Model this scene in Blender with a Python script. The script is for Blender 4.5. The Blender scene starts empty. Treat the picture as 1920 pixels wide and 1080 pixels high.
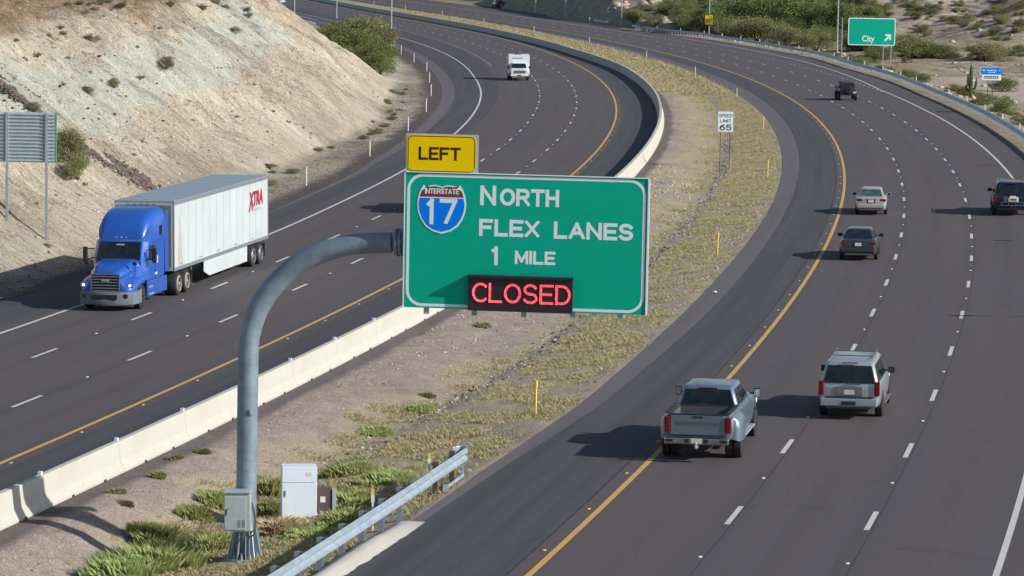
import bpy, bmesh, math, random
import numpy as np
from mathutils import Vector, Matrix
R = math.radians
random.seed(7); RNG = np.random.default_rng(7)
sc = bpy.context.scene
col = sc.collection

# ---------------------------------------------------------------- camera
FPX, PITCH, ROLL, HC = 6043.6, .106194, .0042186, 15.1114      # pixels of a 1920 wide frame
cp, sp_, cr, sr = math.cos(PITCH), math.sin(PITCH), math.cos(ROLL), math.sin(ROLL)
r0, u0, f0 = Vector((1, 0, 0)), Vector((0, sp_, cp)), Vector((0, cp, -sp_))
cam_r = r0 * cr + u0 * sr; cam_u = r0 * -sr + u0 * cr
cam = bpy.data.cameras.new('camera'); cam_o = bpy.data.objects.new('camera', cam); col.objects.link(cam_o)
m = Matrix((cam_r, cam_u, -f0)).transposed().to_4x4(); m.translation = (0, 0, HC)
cam_o.matrix_world = m
cam.sensor_width = 36; cam.lens = 36 * FPX / 1920; cam.clip_start = 1; cam.clip_end = 6000
sc.camera = cam_o
# ---------------------------------------------------------------- world and sun
SUN_EL = R(27.2); SH = Vector((.934, -.358))
world = bpy.data.worlds.new('World'); sc.world = world; world.use_nodes = True
wn = world.node_tree; sky = wn.nodes.new('ShaderNodeTexSky'); sky.sky_type = 'NISHITA'; sky.sun_disc = False
sky.sun_elevation = SUN_EL; sky.sun_rotation = R(111); sky.altitude = 500; sky.dust_density = 1.2
bg = wn.nodes['Background']; bg.inputs[1].default_value = .095
wn.links.new(sky.outputs[0], bg.inputs[0])
sun = bpy.data.lights.new('sun', 'SUN'); sun.energy = 4.7; sun.angle = R(.5); sun.color = (1, .955, .90)
sun_o = bpy.data.objects.new('sun', sun); col.objects.link(sun_o)
sun_o.rotation_euler = Vector((-math.cos(SUN_EL) * SH.x, -math.cos(SUN_EL) * SH.y, -math.sin(SUN_EL))).to_track_quat('-Z', 'Y').to_euler()
sun_o.location = (60, -20, 60)
sc.view_settings.view_transform = 'Standard'; sc.view_settings.look = 'None'
sc.view_settings.exposure = .1; sc.view_settings.gamma = 1
LEAN = .015          # posts stand this far off the road plane's normal (the road is banked)

# ---------------------------------------------------------------- helpers
def ray(px, py):
    x, y = (px - 960) / FPX, -(py - 540) / FPX
    return cam_r * x + cam_u * y + f0
def at(px, py, z=0.):
    d = ray(px, py); t = (z - HC) / d.z
    return Vector((0, 0, HC)) + d * t
def at_depth(px, py, Y):
    d = ray(px, py); return Vector((0, 0, HC)) + d * (Y / d.y)
def h2(ix, iy, seed):
    n = (ix.astype(np.int64) * 374761393 + iy.astype(np.int64) * 668265263 + seed * 974634777) & 0xffffffff
    n = ((n ^ (n >> 13)) * 1274126177) & 0xffffffff
    return ((n ^ (n >> 16)) & 0xffff) / 65535.
def vnoise(x, y, seed=0):
    ix, iy = np.floor(x), np.floor(y); fx, fy = x - ix, y - iy
    fx, fy = fx * fx * (3 - 2 * fx), fy * fy * (3 - 2 * fy)
    a, b, c, d = h2(ix, iy, seed), h2(ix + 1, iy, seed), h2(ix, iy + 1, seed), h2(ix + 1, iy + 1, seed)
    return (a * (1 - fx) + b * fx) * (1 - fy) + (c * (1 - fx) + d * fx) * fy
def fbm(x, y, seed=0, o=4):
    t = 0; a = 1; n = 0
    for i in range(o):
        t = t + a * (vnoise(x * 2 ** i, y * 2 ** i, seed + i) * 2 - 1); n += a; a *= .5
    return t / n
def sstep(a, b, x):
    t = np.clip((np.asarray(x, float) - a) / (b - a), 0, 1); return t * t * (3 - 2 * t)

def tag(o, label=None, cat=None, group=None, kind=None):
    if label: o['label'] = label
    if cat: o['category'] = cat
    if group: o['group'] = group
    if kind: o['kind'] = kind
    return o
def empty(name, loc, rz=0, label=None, cat=None, group=None):
    o = bpy.data.objects.new(name, None); o.empty_display_size = .3; col.objects.link(o)
    o.location = loc; o.rotation_euler = (0, 0, rz); return tag(o, label, cat, group)
def kids(o): return [c for c in o.children]
def copy_tree(o, parent=None):
    c = o.copy(); col.objects.link(c); c.parent = parent
    if parent is not None: c.matrix_parent_inverse = o.matrix_parent_inverse.copy()
    for ch in kids(o): copy_tree(ch, c)
    return c
class MB:
    def __init__(s): s.v = []; s.f = []; s.m = []; s.p = []
    def add(s, vs, fs, m=0):
        b = len(s.v); s.p.append((b, len(s.f))); s.v += [tuple(v) for v in vs]; s.f += [tuple(b + i for i in f) for f in fs]
        s.m += [m] * len(fs); return s
    def box(s, c, d, m=0, rz=0, M=None):
        x, y, z = d[0] / 2, d[1] / 2, d[2] / 2; vs = []
        for sx, sy, sz in ((-1,-1,-1),(1,-1,-1),(1,1,-1),(-1,1,-1),(-1,-1,1),(1,-1,1),(1,1,1),(-1,1,1)):
            p = Vector((sx * x, sy * y, sz * z))
            if rz: p.rotate(Matrix.Rotation(rz, 3, 'Z'))
            if M: p = M @ p
            vs.append(p + Vector(c))
        return s.add(vs, [(0,3,2,1),(4,5,6,7),(0,1,5,4),(1,2,6,5),(2,3,7,6),(3,0,4,7)], m)
    def loft(s, rings, m=0, cap=True, closed=True):
        n = len(rings[0]); vs = [p for r in rings for p in r]; fs = []
        for i in range(len(rings) - 1):
            for j in range(n if closed else n - 1):
                k = (j + 1) % n; fs.append((i*n+j, i*n+k, (i+1)*n+k, (i+1)*n+j))
        if cap: fs += [tuple(reversed(range(n))), tuple((len(rings)-1)*n + j for j in range(n))]
        return s.add(vs, fs, m)
    def tube(s, path, r, n=8, m=0, cap=True):
        path = [Vector(p) for p in path]; rs = r if isinstance(r, (list, tuple)) else [r] * len(path); rings = []
        for i, p in enumerate(path):
            t = (path[min(i+1, len(path)-1)] - path[max(i-1, 0)]).normalized()
            if i == 0:
                a = Vector((0, 0, 1)) if abs(t.z) < .9 else Vector((0, 1, 0)); u = t.cross(a).normalized()
            else: u = (u - t * u.dot(t)).normalized()
            w = u.cross(t).normalized()
            rings.append([p + (u * math.cos(2*math.pi*k/n) + w * math.sin(2*math.pi*k/n)) * rs[i] for k in range(n)])
        return s.loft(rings, m, cap)
    def lathe(s, c, prof, ax=(0,0,1), n=16, m=0):
        ax = Vector(ax).normalized(); a = Vector((0,0,1)) if abs(ax.z) < .9 else Vector((1,0,0))
        u = ax.cross(a).normalized(); w = ax.cross(u).normalized(); c = Vector(c)
        return s.loft([[c + ax*h + (u*math.cos(2*math.pi*k/n) + w*math.sin(2*math.pi*k/n))*rr for k in range(n)] for rr, h in prof], m)
    def slab(s, pts, t, m=0):      # polygon thickened along its normal
        pts = [Vector(p) for p in pts]; n = (pts[1]-pts[0]).cross(pts[2]-pts[0]).normalized() * t; k = len(pts)
        return s.add([p + n for p in pts] + [p - n*0 for p in pts], [tuple(range(k)), tuple(reversed(range(k, 2*k)))] + [(i, k+i, k+(i+1)%k, (i+1)%k) for i in range(k)], m)
    def each(s, name, mats, parent=None, **kw):     # every piece an object of its own
        out = []; e = s.p + [(len(s.v), len(s.f))]
        for (v0, f0), (v1, f1) in zip(e[:-1], e[1:]):
            q = MB(); q.add(s.v[v0:v1], [tuple(i - v0 for i in f) for f in s.f[f0:f1]]); q.m = s.m[f0:f1]; out.append(q.build(name, mats, parent, **kw))
        return out
    def build(s, name, mats, parent=None, smooth=None, bevel=0, loc=None):
        me = bpy.data.meshes.new(name); me.from_pydata(s.v, [], s.f)
        if not isinstance(mats, (list, tuple)): mats = [mats]
        for x in mats: me.materials.append(x)
        me.polygons.foreach_set('material_index', s.m)
        bm = bmesh.new(); bm.from_mesh(me); bmesh.ops.recalc_face_normals(bm, faces=bm.faces); bm.to_mesh(me); bm.free()
        if smooth:
            me.polygons.foreach_set('use_smooth', [True] * len(me.polygons)); me.set_sharp_from_angle(angle=R(smooth))
        o = bpy.data.objects.new(name, me); col.objects.link(o)
        if parent is not None: o.parent = parent
        if loc is not None: o.location = loc
        if bevel:
            b = o.modifiers.new('bevel', 'BEVEL'); b.width = bevel; b.segments = 2; b.limit_method = 'ANGLE'; b.angle_limit = R(35)
        return o
def npmesh(name, V, F, mats, uv=None, attr=None, smooth=True, midx=None):
    me = bpy.data.meshes.new(name); V = np.asarray(V, np.float32); F = np.asarray(F, np.int32); k = F.shape[1]
    me.vertices.add(len(V)); me.vertices.foreach_set('co', V.ravel())
    me.loops.add(F.size); me.loops.foreach_set('vertex_index', F.ravel())
    me.polygons.add(len(F)); me.polygons.foreach_set('loop_start', np.arange(0, F.size, k, dtype=np.int32))
    me.polygons.foreach_set('loop_total', np.full(len(F), k, np.int32))
    for x in (mats if isinstance(mats, (list, tuple)) else [mats]): me.materials.append(x)
    if midx is not None: me.polygons.foreach_set('material_index', np.asarray(midx, np.int32))
    me.update(calc_edges=True)
    if smooth: me.polygons.foreach_set('use_smooth', np.ones(len(F), bool))
    if uv is not None:
        l = me.uv_layers.new(name='uv'); l.data.foreach_set('uv', np.asarray(uv, np.float32)[F.ravel()].ravel())
    for nm, a in (attr or {}).items():
        t = me.attributes.new(nm, 'FLOAT', 'POINT'); t.data.foreach_set('value', np.asarray(a, np.float32))
    me.validate(); return me
def link(name, me, parent=None):
    o = bpy.data.objects.new(name, me); col.objects.link(o); o.parent = parent; return o
def gridfaces(nr, nc):
    i, j = np.meshgrid(np.arange(nr - 1), np.arange(nc - 1), indexing='ij'); a = (i * nc + j).ravel()
    return np.stack([a, a + 1, a + nc + 1, a + nc], 1)

# ---------------------------------------------------------------- materials
def nt(name):
    m = bpy.data.materials.new(name); m.use_nodes = True; t = m.node_tree; b = t.nodes['Principled BSDF']; return m, t, b
def N(t, typ, **kw):
    n = t.nodes.new(typ)
    for k, v in kw.items():
        if k.startswith('i_'):
            key = k[2:]; key = int(key) if key.isdigit() else key
            n.inputs[key].default_value = v
        else: setattr(n, k, v)
    return n
def rgb(c): return (*c, 1)
def noise(t, vec, scale, detail=4, rough=.6, dist=0):
    n = N(t, 'ShaderNodeTexNoise', i_Scale=scale, i_Detail=detail, i_Roughness=rough, i_Distortion=dist)
    if vec is not None: t.links.new(vec, n.inputs['Vector'])
    return n.outputs['Fac']
def ramp(t, fac, stops):
    n = N(t, 'ShaderNodeValToRGB'); e = n.color_ramp.elements
    while len(e) < len(stops): e.new(.5)
    for k, (p, c) in enumerate(stops): e[k].position = p; e[k].color = rgb(c) if isinstance(c, tuple) else (c, c, c, 1)
    t.links.new(fac, n.inputs[0]); return n.outputs[0]
def mix(t, fac, a, b, typ='MIX'):
    n = N(t, 'ShaderNodeMix', data_type='RGBA', blend_type=typ)
    for s, v in ((0, fac), (6, a), (7, b)):
        if isinstance(v, bpy.types.NodeSocket): t.links.new(v, n.inputs[s])
        elif isinstance(v, tuple): n.inputs[s].default_value = rgb(v)
        else: n.inputs[s].default_value = v
    return n.outputs[2]
def bump(t, b, h, strength=.3, dist=.02):
    n = N(t, 'ShaderNodeBump', i_Strength=strength, i_Distance=dist); t.links.new(h, n.inputs['Height']); t.links.new(n.outputs[0], b.inputs['Normal'])
def mapping(t, vec, scale):
    n = N(t, 'ShaderNodeMapping'); n.inputs['Scale'].default_value = scale; t.links.new(vec, n.inputs[0]); return n.outputs[0]
def simple(name, c, rough=.5, metal=0., var=.08, scale=6, coat=0., spec=.5, bmp=0):
    m, t, b = nt(name); tc = N(t, 'ShaderNodeTexCoord').outputs['Object']
    f = noise(t, tc, scale, 5)
    lo = tuple(max(0, x * (1 - var * 1.6)) for x in c); hi = tuple(min(1, x * (1 + var * 1.6)) for x in c)
    t.links.new(ramp(t, f, [(.3, lo), (.7, hi)]), b.inputs['Base Color'])
    b.inputs['Roughness'].default_value = rough; b.inputs['Metallic'].default_value = metal; b.inputs['Specular IOR Level'].default_value = spec
    if coat: b.inputs['Coat Weight'].default_value = coat; b.inputs['Coat Roughness'].default_value = .08
    if bmp: bump(t, b, noise(t, tc, scale * 8, 3), bmp, .01)
    return m
def emis(name, c, e):
    m, t, b = nt(name); b.inputs['Base Color'].default_value = rgb(tuple(x * .5 for x in c)); b.inputs['Emission Color'].default_value = rgb(c); b.inputs['Emission Strength'].default_value = e; return m
def asphalt(name, c1, c2, grit=.35):
    m, t, b = nt(name); uv = N(t, 'ShaderNodeUVMap').outputs[0]
    broad = noise(t, mapping(t, uv, (.42, .018, 1)), 1, 3, .55)
    c = mix(t, ramp(t, broad, [(.38, 0.), (.62, 1.)]), c1, c2)
    tr = noise(t, mapping(t, uv, (2.2, .03, 1)), 1, 3, .6)
    c = mix(t, .5, c, mix(t, ramp(t, tr, [(.35, 0.), (.65, 1.)]), tuple(x * .86 for x in c1), tuple(x * 1.14 for x in c2)))
    sx = N(t, 'ShaderNodeSeparateXYZ'); t.links.new(uv, sx.inputs[0]); mm = N(t, 'ShaderNodeMath', operation='MULTIPLY', i_1=2 * math.pi / 1.83); t.links.new(sx.outputs[0], mm.inputs[0]); ms = N(t, 'ShaderNodeMath', operation='COSINE'); t.links.new(mm.outputs[0], ms.inputs[0])
    wf = N(t, 'ShaderNodeMath', operation='MULTIPLY'); t.links.new(ramp(t, ms.outputs[0], [(.1, 0.), (.95, .30)]), wf.inputs[0]); t.links.new(ramp(t, noise(t, mapping(t, uv, (.3, .05, 1)), 1, 3, .6), [(.35, .2), (.65, 1.)]), wf.inputs[1])
    c = mix(t, wf.outputs[0], c, tuple(x * .62 for x in c1))
    st_ = noise(t, mapping(t, uv, (1.1, .35, 1)), 1.4, 5, .75); c = mix(t, ramp(t, st_, [(.6, 0.), (.75, .35)]), c, tuple(x * .6 for x in c1))
    c = mix(t, ramp(t, noise(t, mapping(t, uv, (.9, .12, 1)), 1.1, 5, .7), [(.6, 0.), (.75, .28)]), c, tuple(x * 1.5 for x in c2))
    fine = noise(t, mapping(t, uv, (1, 1, 1)), 26, 4, .75)
    c = mix(t, grit, c, ramp(t, fine, [(.3, .3), (.5, .5), (.72, .78)]), 'OVERLAY')
    sp = noise(t, mapping(t, uv, (1, 1, 1)), 3.1, 6, .8)
    c = mix(t, ramp(t, sp, [(.70, 0.), (.74, .5)]), c, tuple(x * .55 for x in c1))
    wv = N(t, 'ShaderNodeTexVoronoi', feature='DISTANCE_TO_EDGE', i_Scale=.16); 
    ad = N(t, 'ShaderNodeVectorMath', operation='ADD'); nz = N(t, 'ShaderNodeTexNoise', i_Scale=.8, i_Detail=4)
    t.links.new(uv, nz.inputs['Vector']); t.links.new(uv, ad.inputs[0]); t.links.new(nz.outputs['Color'], ad.inputs[1]); t.links.new(mapping(t, ad.outputs[0], (1, .35, 1)), wv.inputs['Vector'])
    cr = ramp(t, wv.outputs['Distance'], [(.0, .28), (.006, 0.)])
    c = mix(t, cr, c, tuple(x * .4 for x in c1))
    t.links.new(c, b.inputs['Base Color']); b.inputs['Roughness'].default_value = .82; b.inputs['Specular IOR Level'].default_value = .35
    bump(t, b, fine, .25, .01); return m
MAT = {}
MAT['lane'] = asphalt('lane asphalt', (.108, .086, .085), (.082, .077, .084))
MAT['shoulder'] = asphalt('shoulder asphalt', (.060, .062, .072), (.076, .072, .080))
MAT['oldasph'] = asphalt('old asphalt margin', (.140, .122, .128), (.120, .110, .116))
def paint(name, c):
    m, t, b = nt(name); tc = N(t, 'ShaderNodeTexCoord').outputs['Object']
    f = noise(t, tc, 9, 5, .7); t.links.new(mix(t, ramp(t, f, [(.52, 0.), (.8, .55)]), c, (.12, .12, .12)), b.inputs['Base Color'])
    b.inputs['Roughness'].default_value = .7; return m
MAT['white_paint'] = paint('white road paint', (.58, .57, .54)); MAT['yellow_paint'] = paint('yellow road paint', (.58, .36, .10))
def ground_mat(name, kind):
    m, t, b = nt(name); tc = N(t, 'ShaderNodeTexCoord').outputs['Object']
    at_ = lambda nm: N(t, 'ShaderNodeAttribute', attribute_name=nm).outputs['Fac']
    big = noise(t, tc, .22, 4, .6); med = noise(t, tc, 1.6, 5, .7); fine = noise(t, tc, 11, 4, .8)
    if kind == 'median':
        base = mix(t, ramp(t, med, [(.35, 0.), (.65, 1.)]), (.27, .215, .185), (.35, .29, .25))
        gr = mix(t, ramp(t, noise(t, tc, .9, 5, .75), [(.38, 0.), (.62, 1.)]), (.41, .35, .225), (.34, .305, .19))
        gr = mix(t, ramp(t, noise(t, tc, 3.5, 4, .7), [(.46, 0.), (.58, .85)]), gr, (.33, .275, .22))
        gr = mix(t, ramp(t, big, [(.55, 0.), (.7, .7)]), gr, (.45, .37, .225))
        c = mix(t, at_('grassy'), base, gr)
        c = mix(t, at_('stony'), c, mix(t, ramp(t, noise(t, tc, 4, 3), [(.42, 0.), (.58, 1.)]), (.12, .105, .10), (.36, .31, .28)))
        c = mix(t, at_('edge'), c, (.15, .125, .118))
    elif kind == 'hill':
        uv = N(t, 'ShaderNodeUVMap').outputs[0]
        streak = noise(t, mapping(t, uv, (.12, 1.5, 1)), 1, 6, .75, .6)
        c = mix(t, ramp(t, streak, [(.35, 0.), (.62, 1.)]), (.62, .545, .41), (.82, .745, .60))
        c = mix(t, ramp(t, noise(t, mapping(t, uv, (.05, .06, 1)), 1, 4, .6), [(.45, 0.), (.62, .8)]), c, (.62, .50, .36))
        c = mix(t, ramp(t, noise(t, mapping(t, uv, (.35, 2.6, 1)), 1, 5, .8, .4), [(.52, 0.), (.66, .75)]), c, (.26, .21, .165))  # dark streaks: shade of the erosion rills put into the colour
        c = mix(t, ramp(t, noise(t, mapping(t, uv, (1.6, 3.2, 1)), 1, 4, .8), [(.57, 0.), (.65, .85)]), c, (.15, .12, .095))
        c = mix(t, at_('pale'), c, mix(t, ramp(t, streak, [(.35, 0.), (.65, 1.)]), (.52, .54, .46), (.70, .70, .60)))
        pt = ramp(t, noise(t, mapping(t, uv, (.10, .045, 1)), 1, 5, .65, .8), [(.47, 0.), (.60, 1.)]); rg_ = noise(t, mapping(t, uv, (.7, 2.2, 1)), 1.3, 6, .82, .5)
        pm = N(t, 'ShaderNodeMath', operation='MULTIPLY'); t.links.new(pt, pm.inputs[0]); t.links.new(ramp(t, rg_, [(.38, .25), (.60, .95)]), pm.inputs[1])
        c = mix(t, pm.outputs[0], c, (.33, .275, .215))
        c = mix(t, ramp(t, noise(t, mapping(t, uv, (1.2, 2.4, 1)), 1, 4, .85, .3), [(.585, 0.), (.64, .8)]), c, (.17, .14, .11))  # fine dark speckle: shading of small pits painted into the colour
        c = mix(t, at_('natural'), c, mix(t, ramp(t, med, [(.4, 0.), (.6, 1.)]), (.28, .19, .125), (.42, .32, .21)))
        c = mix(t, at_('verge'), c, mix(t, ramp(t, med, [(.4, 0.), (.6, 1.)]), (.145, .13, .125), (.20, .175, .16)))
    else:
        c = mix(t, ramp(t, med, [(.35, 0.), (.65, 1.)]), (.26, .20, .14), (.40, .33, .25))
        c = mix(t, ramp(t, big, [(.45, 0.), (.62, .7)]), c, (.19, .18, .09))
        c = mix(t, at_('wash'), c, mix(t, ramp(t, noise(t, mapping(t, tc, (.25, 1.2, 1)), 1, 4), [(.4, 0.), (.6, 1.)]), (.40, .32, .27), (.50, .42, .36)))
        rk = mix(t, ramp(t, noise(t, mapping(t, tc, (.35, .5, 2.2)), 1, 6, .8), [(.4, 0.), (.58, 1.)]), (.13, .10, .085), (.48, .41, .34))
        c = mix(t, at_('rock'), c, rk)
    c = mix(t, .7, c, ramp(t, fine, [(.28, .22), (.5, .5), (.72, .80)]), 'OVERLAY')
    c = mix(t, .6, c, ramp(t, noise(t, tc, 24 if kind == 'median' else 7, 3, .8), [(.34, .2), (.5, .5), (.66, .84)]), 'OVERLAY')
    vo = N(t, 'ShaderNodeTexVoronoi', i_Scale=5.5); t.links.new(tc, vo.inputs['Vector'])
    c = mix(t, ramp(t, vo.outputs['Distance'], [(.10, .4), (.2, 0.)]), c, (.12, .10, .085))
    t.links.new(c, b.inputs['Base Color']); b.inputs['Roughness'].default_value = .95; b.inputs['Specular IOR Level'].default_value = .15
    bump(t, b, mix(t, .5, fine, med) if kind != 'hill' else mix(t, .6, mix(t, .5, fine, med), rg_), 1. if kind == 'hill' else .8, .6 if kind == 'hill' else .08); return m
MAT['median'] = ground_mat('median soil', 'median'); MAT['hill'] = ground_mat('cut slope rock', 'hill'); MAT['desert'] = ground_mat('desert floor', 'desert')
def concrete(name, c):
    m, t, b = nt(name); tc = N(t, 'ShaderNodeTexCoord').outputs['Object']
    st = noise(t, mapping(t, tc, (1., .45, .5)), 1.2, 5, .6); fn = noise(t, tc, 30, 3)
    cc = mix(t, ramp(t, st, [(.35, 0.), (.7, 1.)]), c, tuple(x * y for x, y in zip(c, (.92, .89, .81))))
    cc = mix(t, ramp(t, noise(t, tc, 3.5, 6, .8), [(.62, 0.), (.72, .5)]), cc, tuple(x * .55 for x in c))
    cc = mix(t, .25, cc, ramp(t, fn, [(.3, .3), (.7, .7)]), 'OVERLAY')
    t.links.new(cc, b.inputs['Base Color']); b.inputs['Roughness'].default_value = .85; bump(t, b, fn, .2, .005); return m
MAT['concrete'] = concrete('pale concrete', (.51, .505, .46)); MAT['kerb'] = concrete('kerb concrete', (.52, .50, .46))
def foliage(name, c1, c2):
    m, t, b = nt(name); tc = N(t, 'ShaderNodeTexCoord').outputs['Object']; oi = N(t, 'ShaderNodeObjectInfo').outputs['Random']
    c = mix(t, ramp(t, noise(t, tc, 1.3, 3, .6), [(.35, 0.), (.65, 1.)]), c1, c2)
    c = mix(t, ramp(t, noise(t, tc, 14, 2), [(.4, 0.), (.6, .6)]), c, tuple(min(1, x * 1.45) for x in c2))
    h = N(t, 'ShaderNodeHueSaturation'); mr = N(t, 'ShaderNodeMapRange', i_3=.47, i_4=.515); t.links.new(oi, mr.inputs[0]); t.links.new(mr.outputs[0], h.inputs['Hue'])
    mv = N(t, 'ShaderNodeMapRange', i_3=.75, i_4=1.2); t.links.new(oi, mv.inputs[0]); t.links.new(mv.outputs[0], h.inputs['Value'])
    t.links.new(c, h.inputs['Color']); t.links.new(h.outputs[0], b.inputs['Base Color'])
    b.inputs['Roughness'].default_value = .7; b.inputs['Specular IOR Level'].default_value = .2
    tr = N(t, 'ShaderNodeBsdfTranslucent'); t.links.new(h.outputs[0], tr.inputs[0]); mx = N(t, 'ShaderNodeMixShader', i_0=.35)
    t.links.new(b.outputs[0], mx.inputs[1]); t.links.new(tr.outputs[0], mx.inputs[2]); t.links.new(mx.outputs[0], t.nodes['Material Output'].inputs[0]); return m
MAT['leaf_green'] = foliage('mesquite leaves', (.13, .165, .055), (.205, .245, .095)); MAT['leaf_olive'] = foliage('desert bush leaves', (.18, .185, .075), (.27, .27, .135))
MAT['leaf_grey'] = foliage('grey scrub twigs', (.15, .13, .09), (.22, .19, .13)); MAT['leaf_bright'] = foliage('fresh grass blades', (.24, .31, .10), (.39, .42, .18))
MAT['dry_grass'] = foliage('dry grass blades', (.52, .46, .25), (.70, .62, .36)); MAT['mid_grass'] = foliage('short verge grass', (.35, .335, .16), (.52, .465, .26))
MAT['bark'] = simple('bark', (.13, .10, .075), .9, var=.3)
MAT['galv'] = simple('galvanised steel', (.38, .44, .49), .45, .35, .12, 2.5); MAT['galv_pole'] = simple('galvanised pole steel', (.22, .285, .35), .5, .25, .13, 2.6)
MAT['rail'] = simple('guardrail steel', (.40, .48, .54), .42, .4, .12, 3); MAT['wood'] = simple('weathered timber', (.16, .11, .075), .9, var=.3, scale=5)
MAT['cabinet'] = simple('painted cabinet', (.42, .50, .50), .45, .2, .06); MAT['white_cab'] = simple('white enamel', (.72, .80, .89), .4, 0, .02)
MAT['dark'] = simple('dark rubber', (.02, .02, .022), .8); MAT['blackmetal'] = simple('black metal', (.025, .026, .03), .5, .3)
MAT['sign_green'] = simple('green sheeting', (.0, .42, .285), .6, 0, .02, 1.2, spec=.15); MAT['sign_yellow'] = simple('yellow sheeting', (.95, .66, .0), .6, 0, .03, 1.5, spec=.15)
MAT['sign_white'] = simple('white sheeting', (.78, .88, .91), .55, 0, .02, spec=.2); MAT['sign_blue'] = simple('blue sheeting', (.0, .22, .98), .6, 0, .03, spec=.15); MAT['sign_red'] = simple('interstate red', (.22, .03, .055), .5, 0, .05)
MAT['sign_back'] = simple('aluminium sign back', (.44, .52, .57), .5, .15, .06, 3); MAT['legend_dark'] = simple('dark legend', (.05, .01, .005), .6); MAT['black_legend'] = simple('black legend', (.01, .01, .012), .6)
MAT['led_red'] = emis('red leds', (1, .06, .10), 1.15); MAT['led_pale'] = emis('pale red leds', (1, .35, .36), .8); MAT['led_panel'] = simple('led panel face', (.028, .018, .020), .35)
MAT['yellow_post'] = simple('yellow delineator', (.75, .58, .10), .6); MAT['post_white'] = simple('white delineator', (.66, .64, .60), .6); MAT['post_tan'] = simple('tan delineator', (.52, .47, .38), .7)
MAT['glass'] = simple('dark car glass', (.014, .02, .026), .07, 0, .3, 3, spec=.6); MAT['glass_pale'] = simple('tinted car glass', (.05, .09, .09), .08, 0, .3, 3, spec=.7)  # second glass is paler and greener, used on one rear window
MAT['tyre'] = simple('tyre', (.022, .022, .024), .85, 0, .2); MAT['rim'] = simple('alloy rim', (.55, .57, .58), .3, .8, .1); MAT['rim_dark'] = simple('dark rim', (.06, .06, .06), .4, .5)
MAT['chrome'] = simple('chrome', (.62, .64, .66), .15, .95, .05); MAT['plastic'] = simple('grey plastic', (.10, .105, .11), .6)
MAT['tail'] = simple('tail lamp', (.17, .008, .016), .2, 0, .3, 8); MAT['plate'] = simple('licence plate', (.68, .66, .62), .5); MAT['lamp_on'] = emis('headlamp', (.95, .97, 1), 1.4)
MAT['rock'] = simple('pale stone', (.42, .38, .33), .9, 0, .3, 3, bmp=.4); MAT['darkrock'] = simple('dark riprap stone', (.13, .105, .095), .9, 0, .45, 2, bmp=.4); MAT['cactus'] = simple('saguaro skin', (.055, .085, .03), .7, 0, .3, 5)
def car_paint(name, c, metal=.5, rough=.32): return simple(name, c, rough, metal, .03, 2, coat=.6)
# ---------------------------------------------------------------- road alignment (clothoid-like curves, metres)
KN = np.arange(-60, 1000, 60.)
def curve(q, ds=1.0, n=1160, s0=-60.):
    s = s0 + ds * np.arange(n); k = np.interp(s, KN, q[3:]); th = q[2] + np.concatenate([[0], np.cumsum((k[1:] + k[:-1]) / 2 * ds)])
    tm = (th[1:] + th[:-1]) / 2
    return s, q[0] + np.concatenate([[0], np.cumsum(np.cos(tm) * ds)]), q[1] + np.concatenate([[0], np.cumsum(np.sin(tm) * ds)]), th
QN = [-5.863055, 33.785921, 1.321271, 0.000861, 0.000806, 0.000822, 0.000872, 0.000854, 0.000815, 0.000774, 0.000613, 0.000404, 0.000253, 0.00016, 8.5e-05, 9e-06, -6.8e-05, -0.000145, -0.000222, -0.000299, -0.000376]
QS = [-27.203543, 56.298364, 1.32638, 0.000874, 0.000901, 0.000905, 0.000848, 0.000841, 0.000764, 0.000639, 0.000631, 0.00052, 0.000296, 4.6e-05, -0.000198, -0.000437, -0.000672, -0.000904, -0.001135, -0.001365, -0.001594]
QS[3 + 11:] = [-.0001] * (len(QS) - 14); QN[3 + 13:] = [0.] * (len(QN) - 16)
CN, CS = curve(QN), curve(QS)
def P(C, s, off):                       # road coordinates -> plan;  off > 0 = right of travel line
    s = np.asarray(s, float); x, y, th = (np.interp(s, C[0], C[i]) for i in (1, 2, 3))
    return x + np.sin(th) * off, y - np.cos(th) * off
def heading(C, s): return float(np.interp(s, C[0], C[3]))
def coords(C, X, Y):
    X, Y = np.atleast_1d(np.asarray(X, float)), np.atleast_1d(np.asarray(Y, float)); S = np.empty_like(X); O = np.empty_like(X)
    for a in range(0, len(X), 4000):
        x, y = X[a:a+4000], Y[a:a+4000]; i = np.argmin((C[1][None, ::4] - x[:, None]) ** 2 + (C[2][None, ::4] - y[:, None]) ** 2, 1) * 4
        dx, dy, th = x - C[1][i], y - C[2][i], C[3][i]
        S[a:a+4000] = C[0][i] + dx * np.cos(th) + dy * np.sin(th); O[a:a+4000] = dx * np.sin(th) - dy * np.cos(th)
    return S, O
I = np.interp
nb_e1 = lambda s: I(s, [-60, -2, 12, 100, 150, 200, 260, 330, 430, 560], [-8.6, -8.1, -7.7, -7.7, -7.95, -8.1, -8.4, -8.4, -8.1, -7.0])
nb_e2 = lambda s: I(s, [-60, -18, -1, 12, 40, 560], [-8.55, -8.05, -7.6, -7.0, -6.7, -6.5])
nb_w = lambda s: I(s, [-60, 215, 250, 293, 330, 366, 440, 441, 1100], [7.33, 7.33, 7.6, 9.2, 10.4, 10.9, 10.9, 7.3, 7.3])
nb_e5 = lambda s: I(s, [-60, 145, 200, 237, 275, 311, 345, 440, 470, 560, 620, 700], [9.7, 9.7, 10.1, 10.4, 11.6, 12.1, 13.9, 13.6, 11.2, 11.5, 14.5, 15.5])
sb_w = lambda s: I(s, [-60, 55, 75, 101, 145, 213, 258, 330, 420, 1100], [-7.33, -7.3, -7.55, -7.8, -8.65, -9.6, -10.4, -11.05, -12.3, -13])
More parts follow.
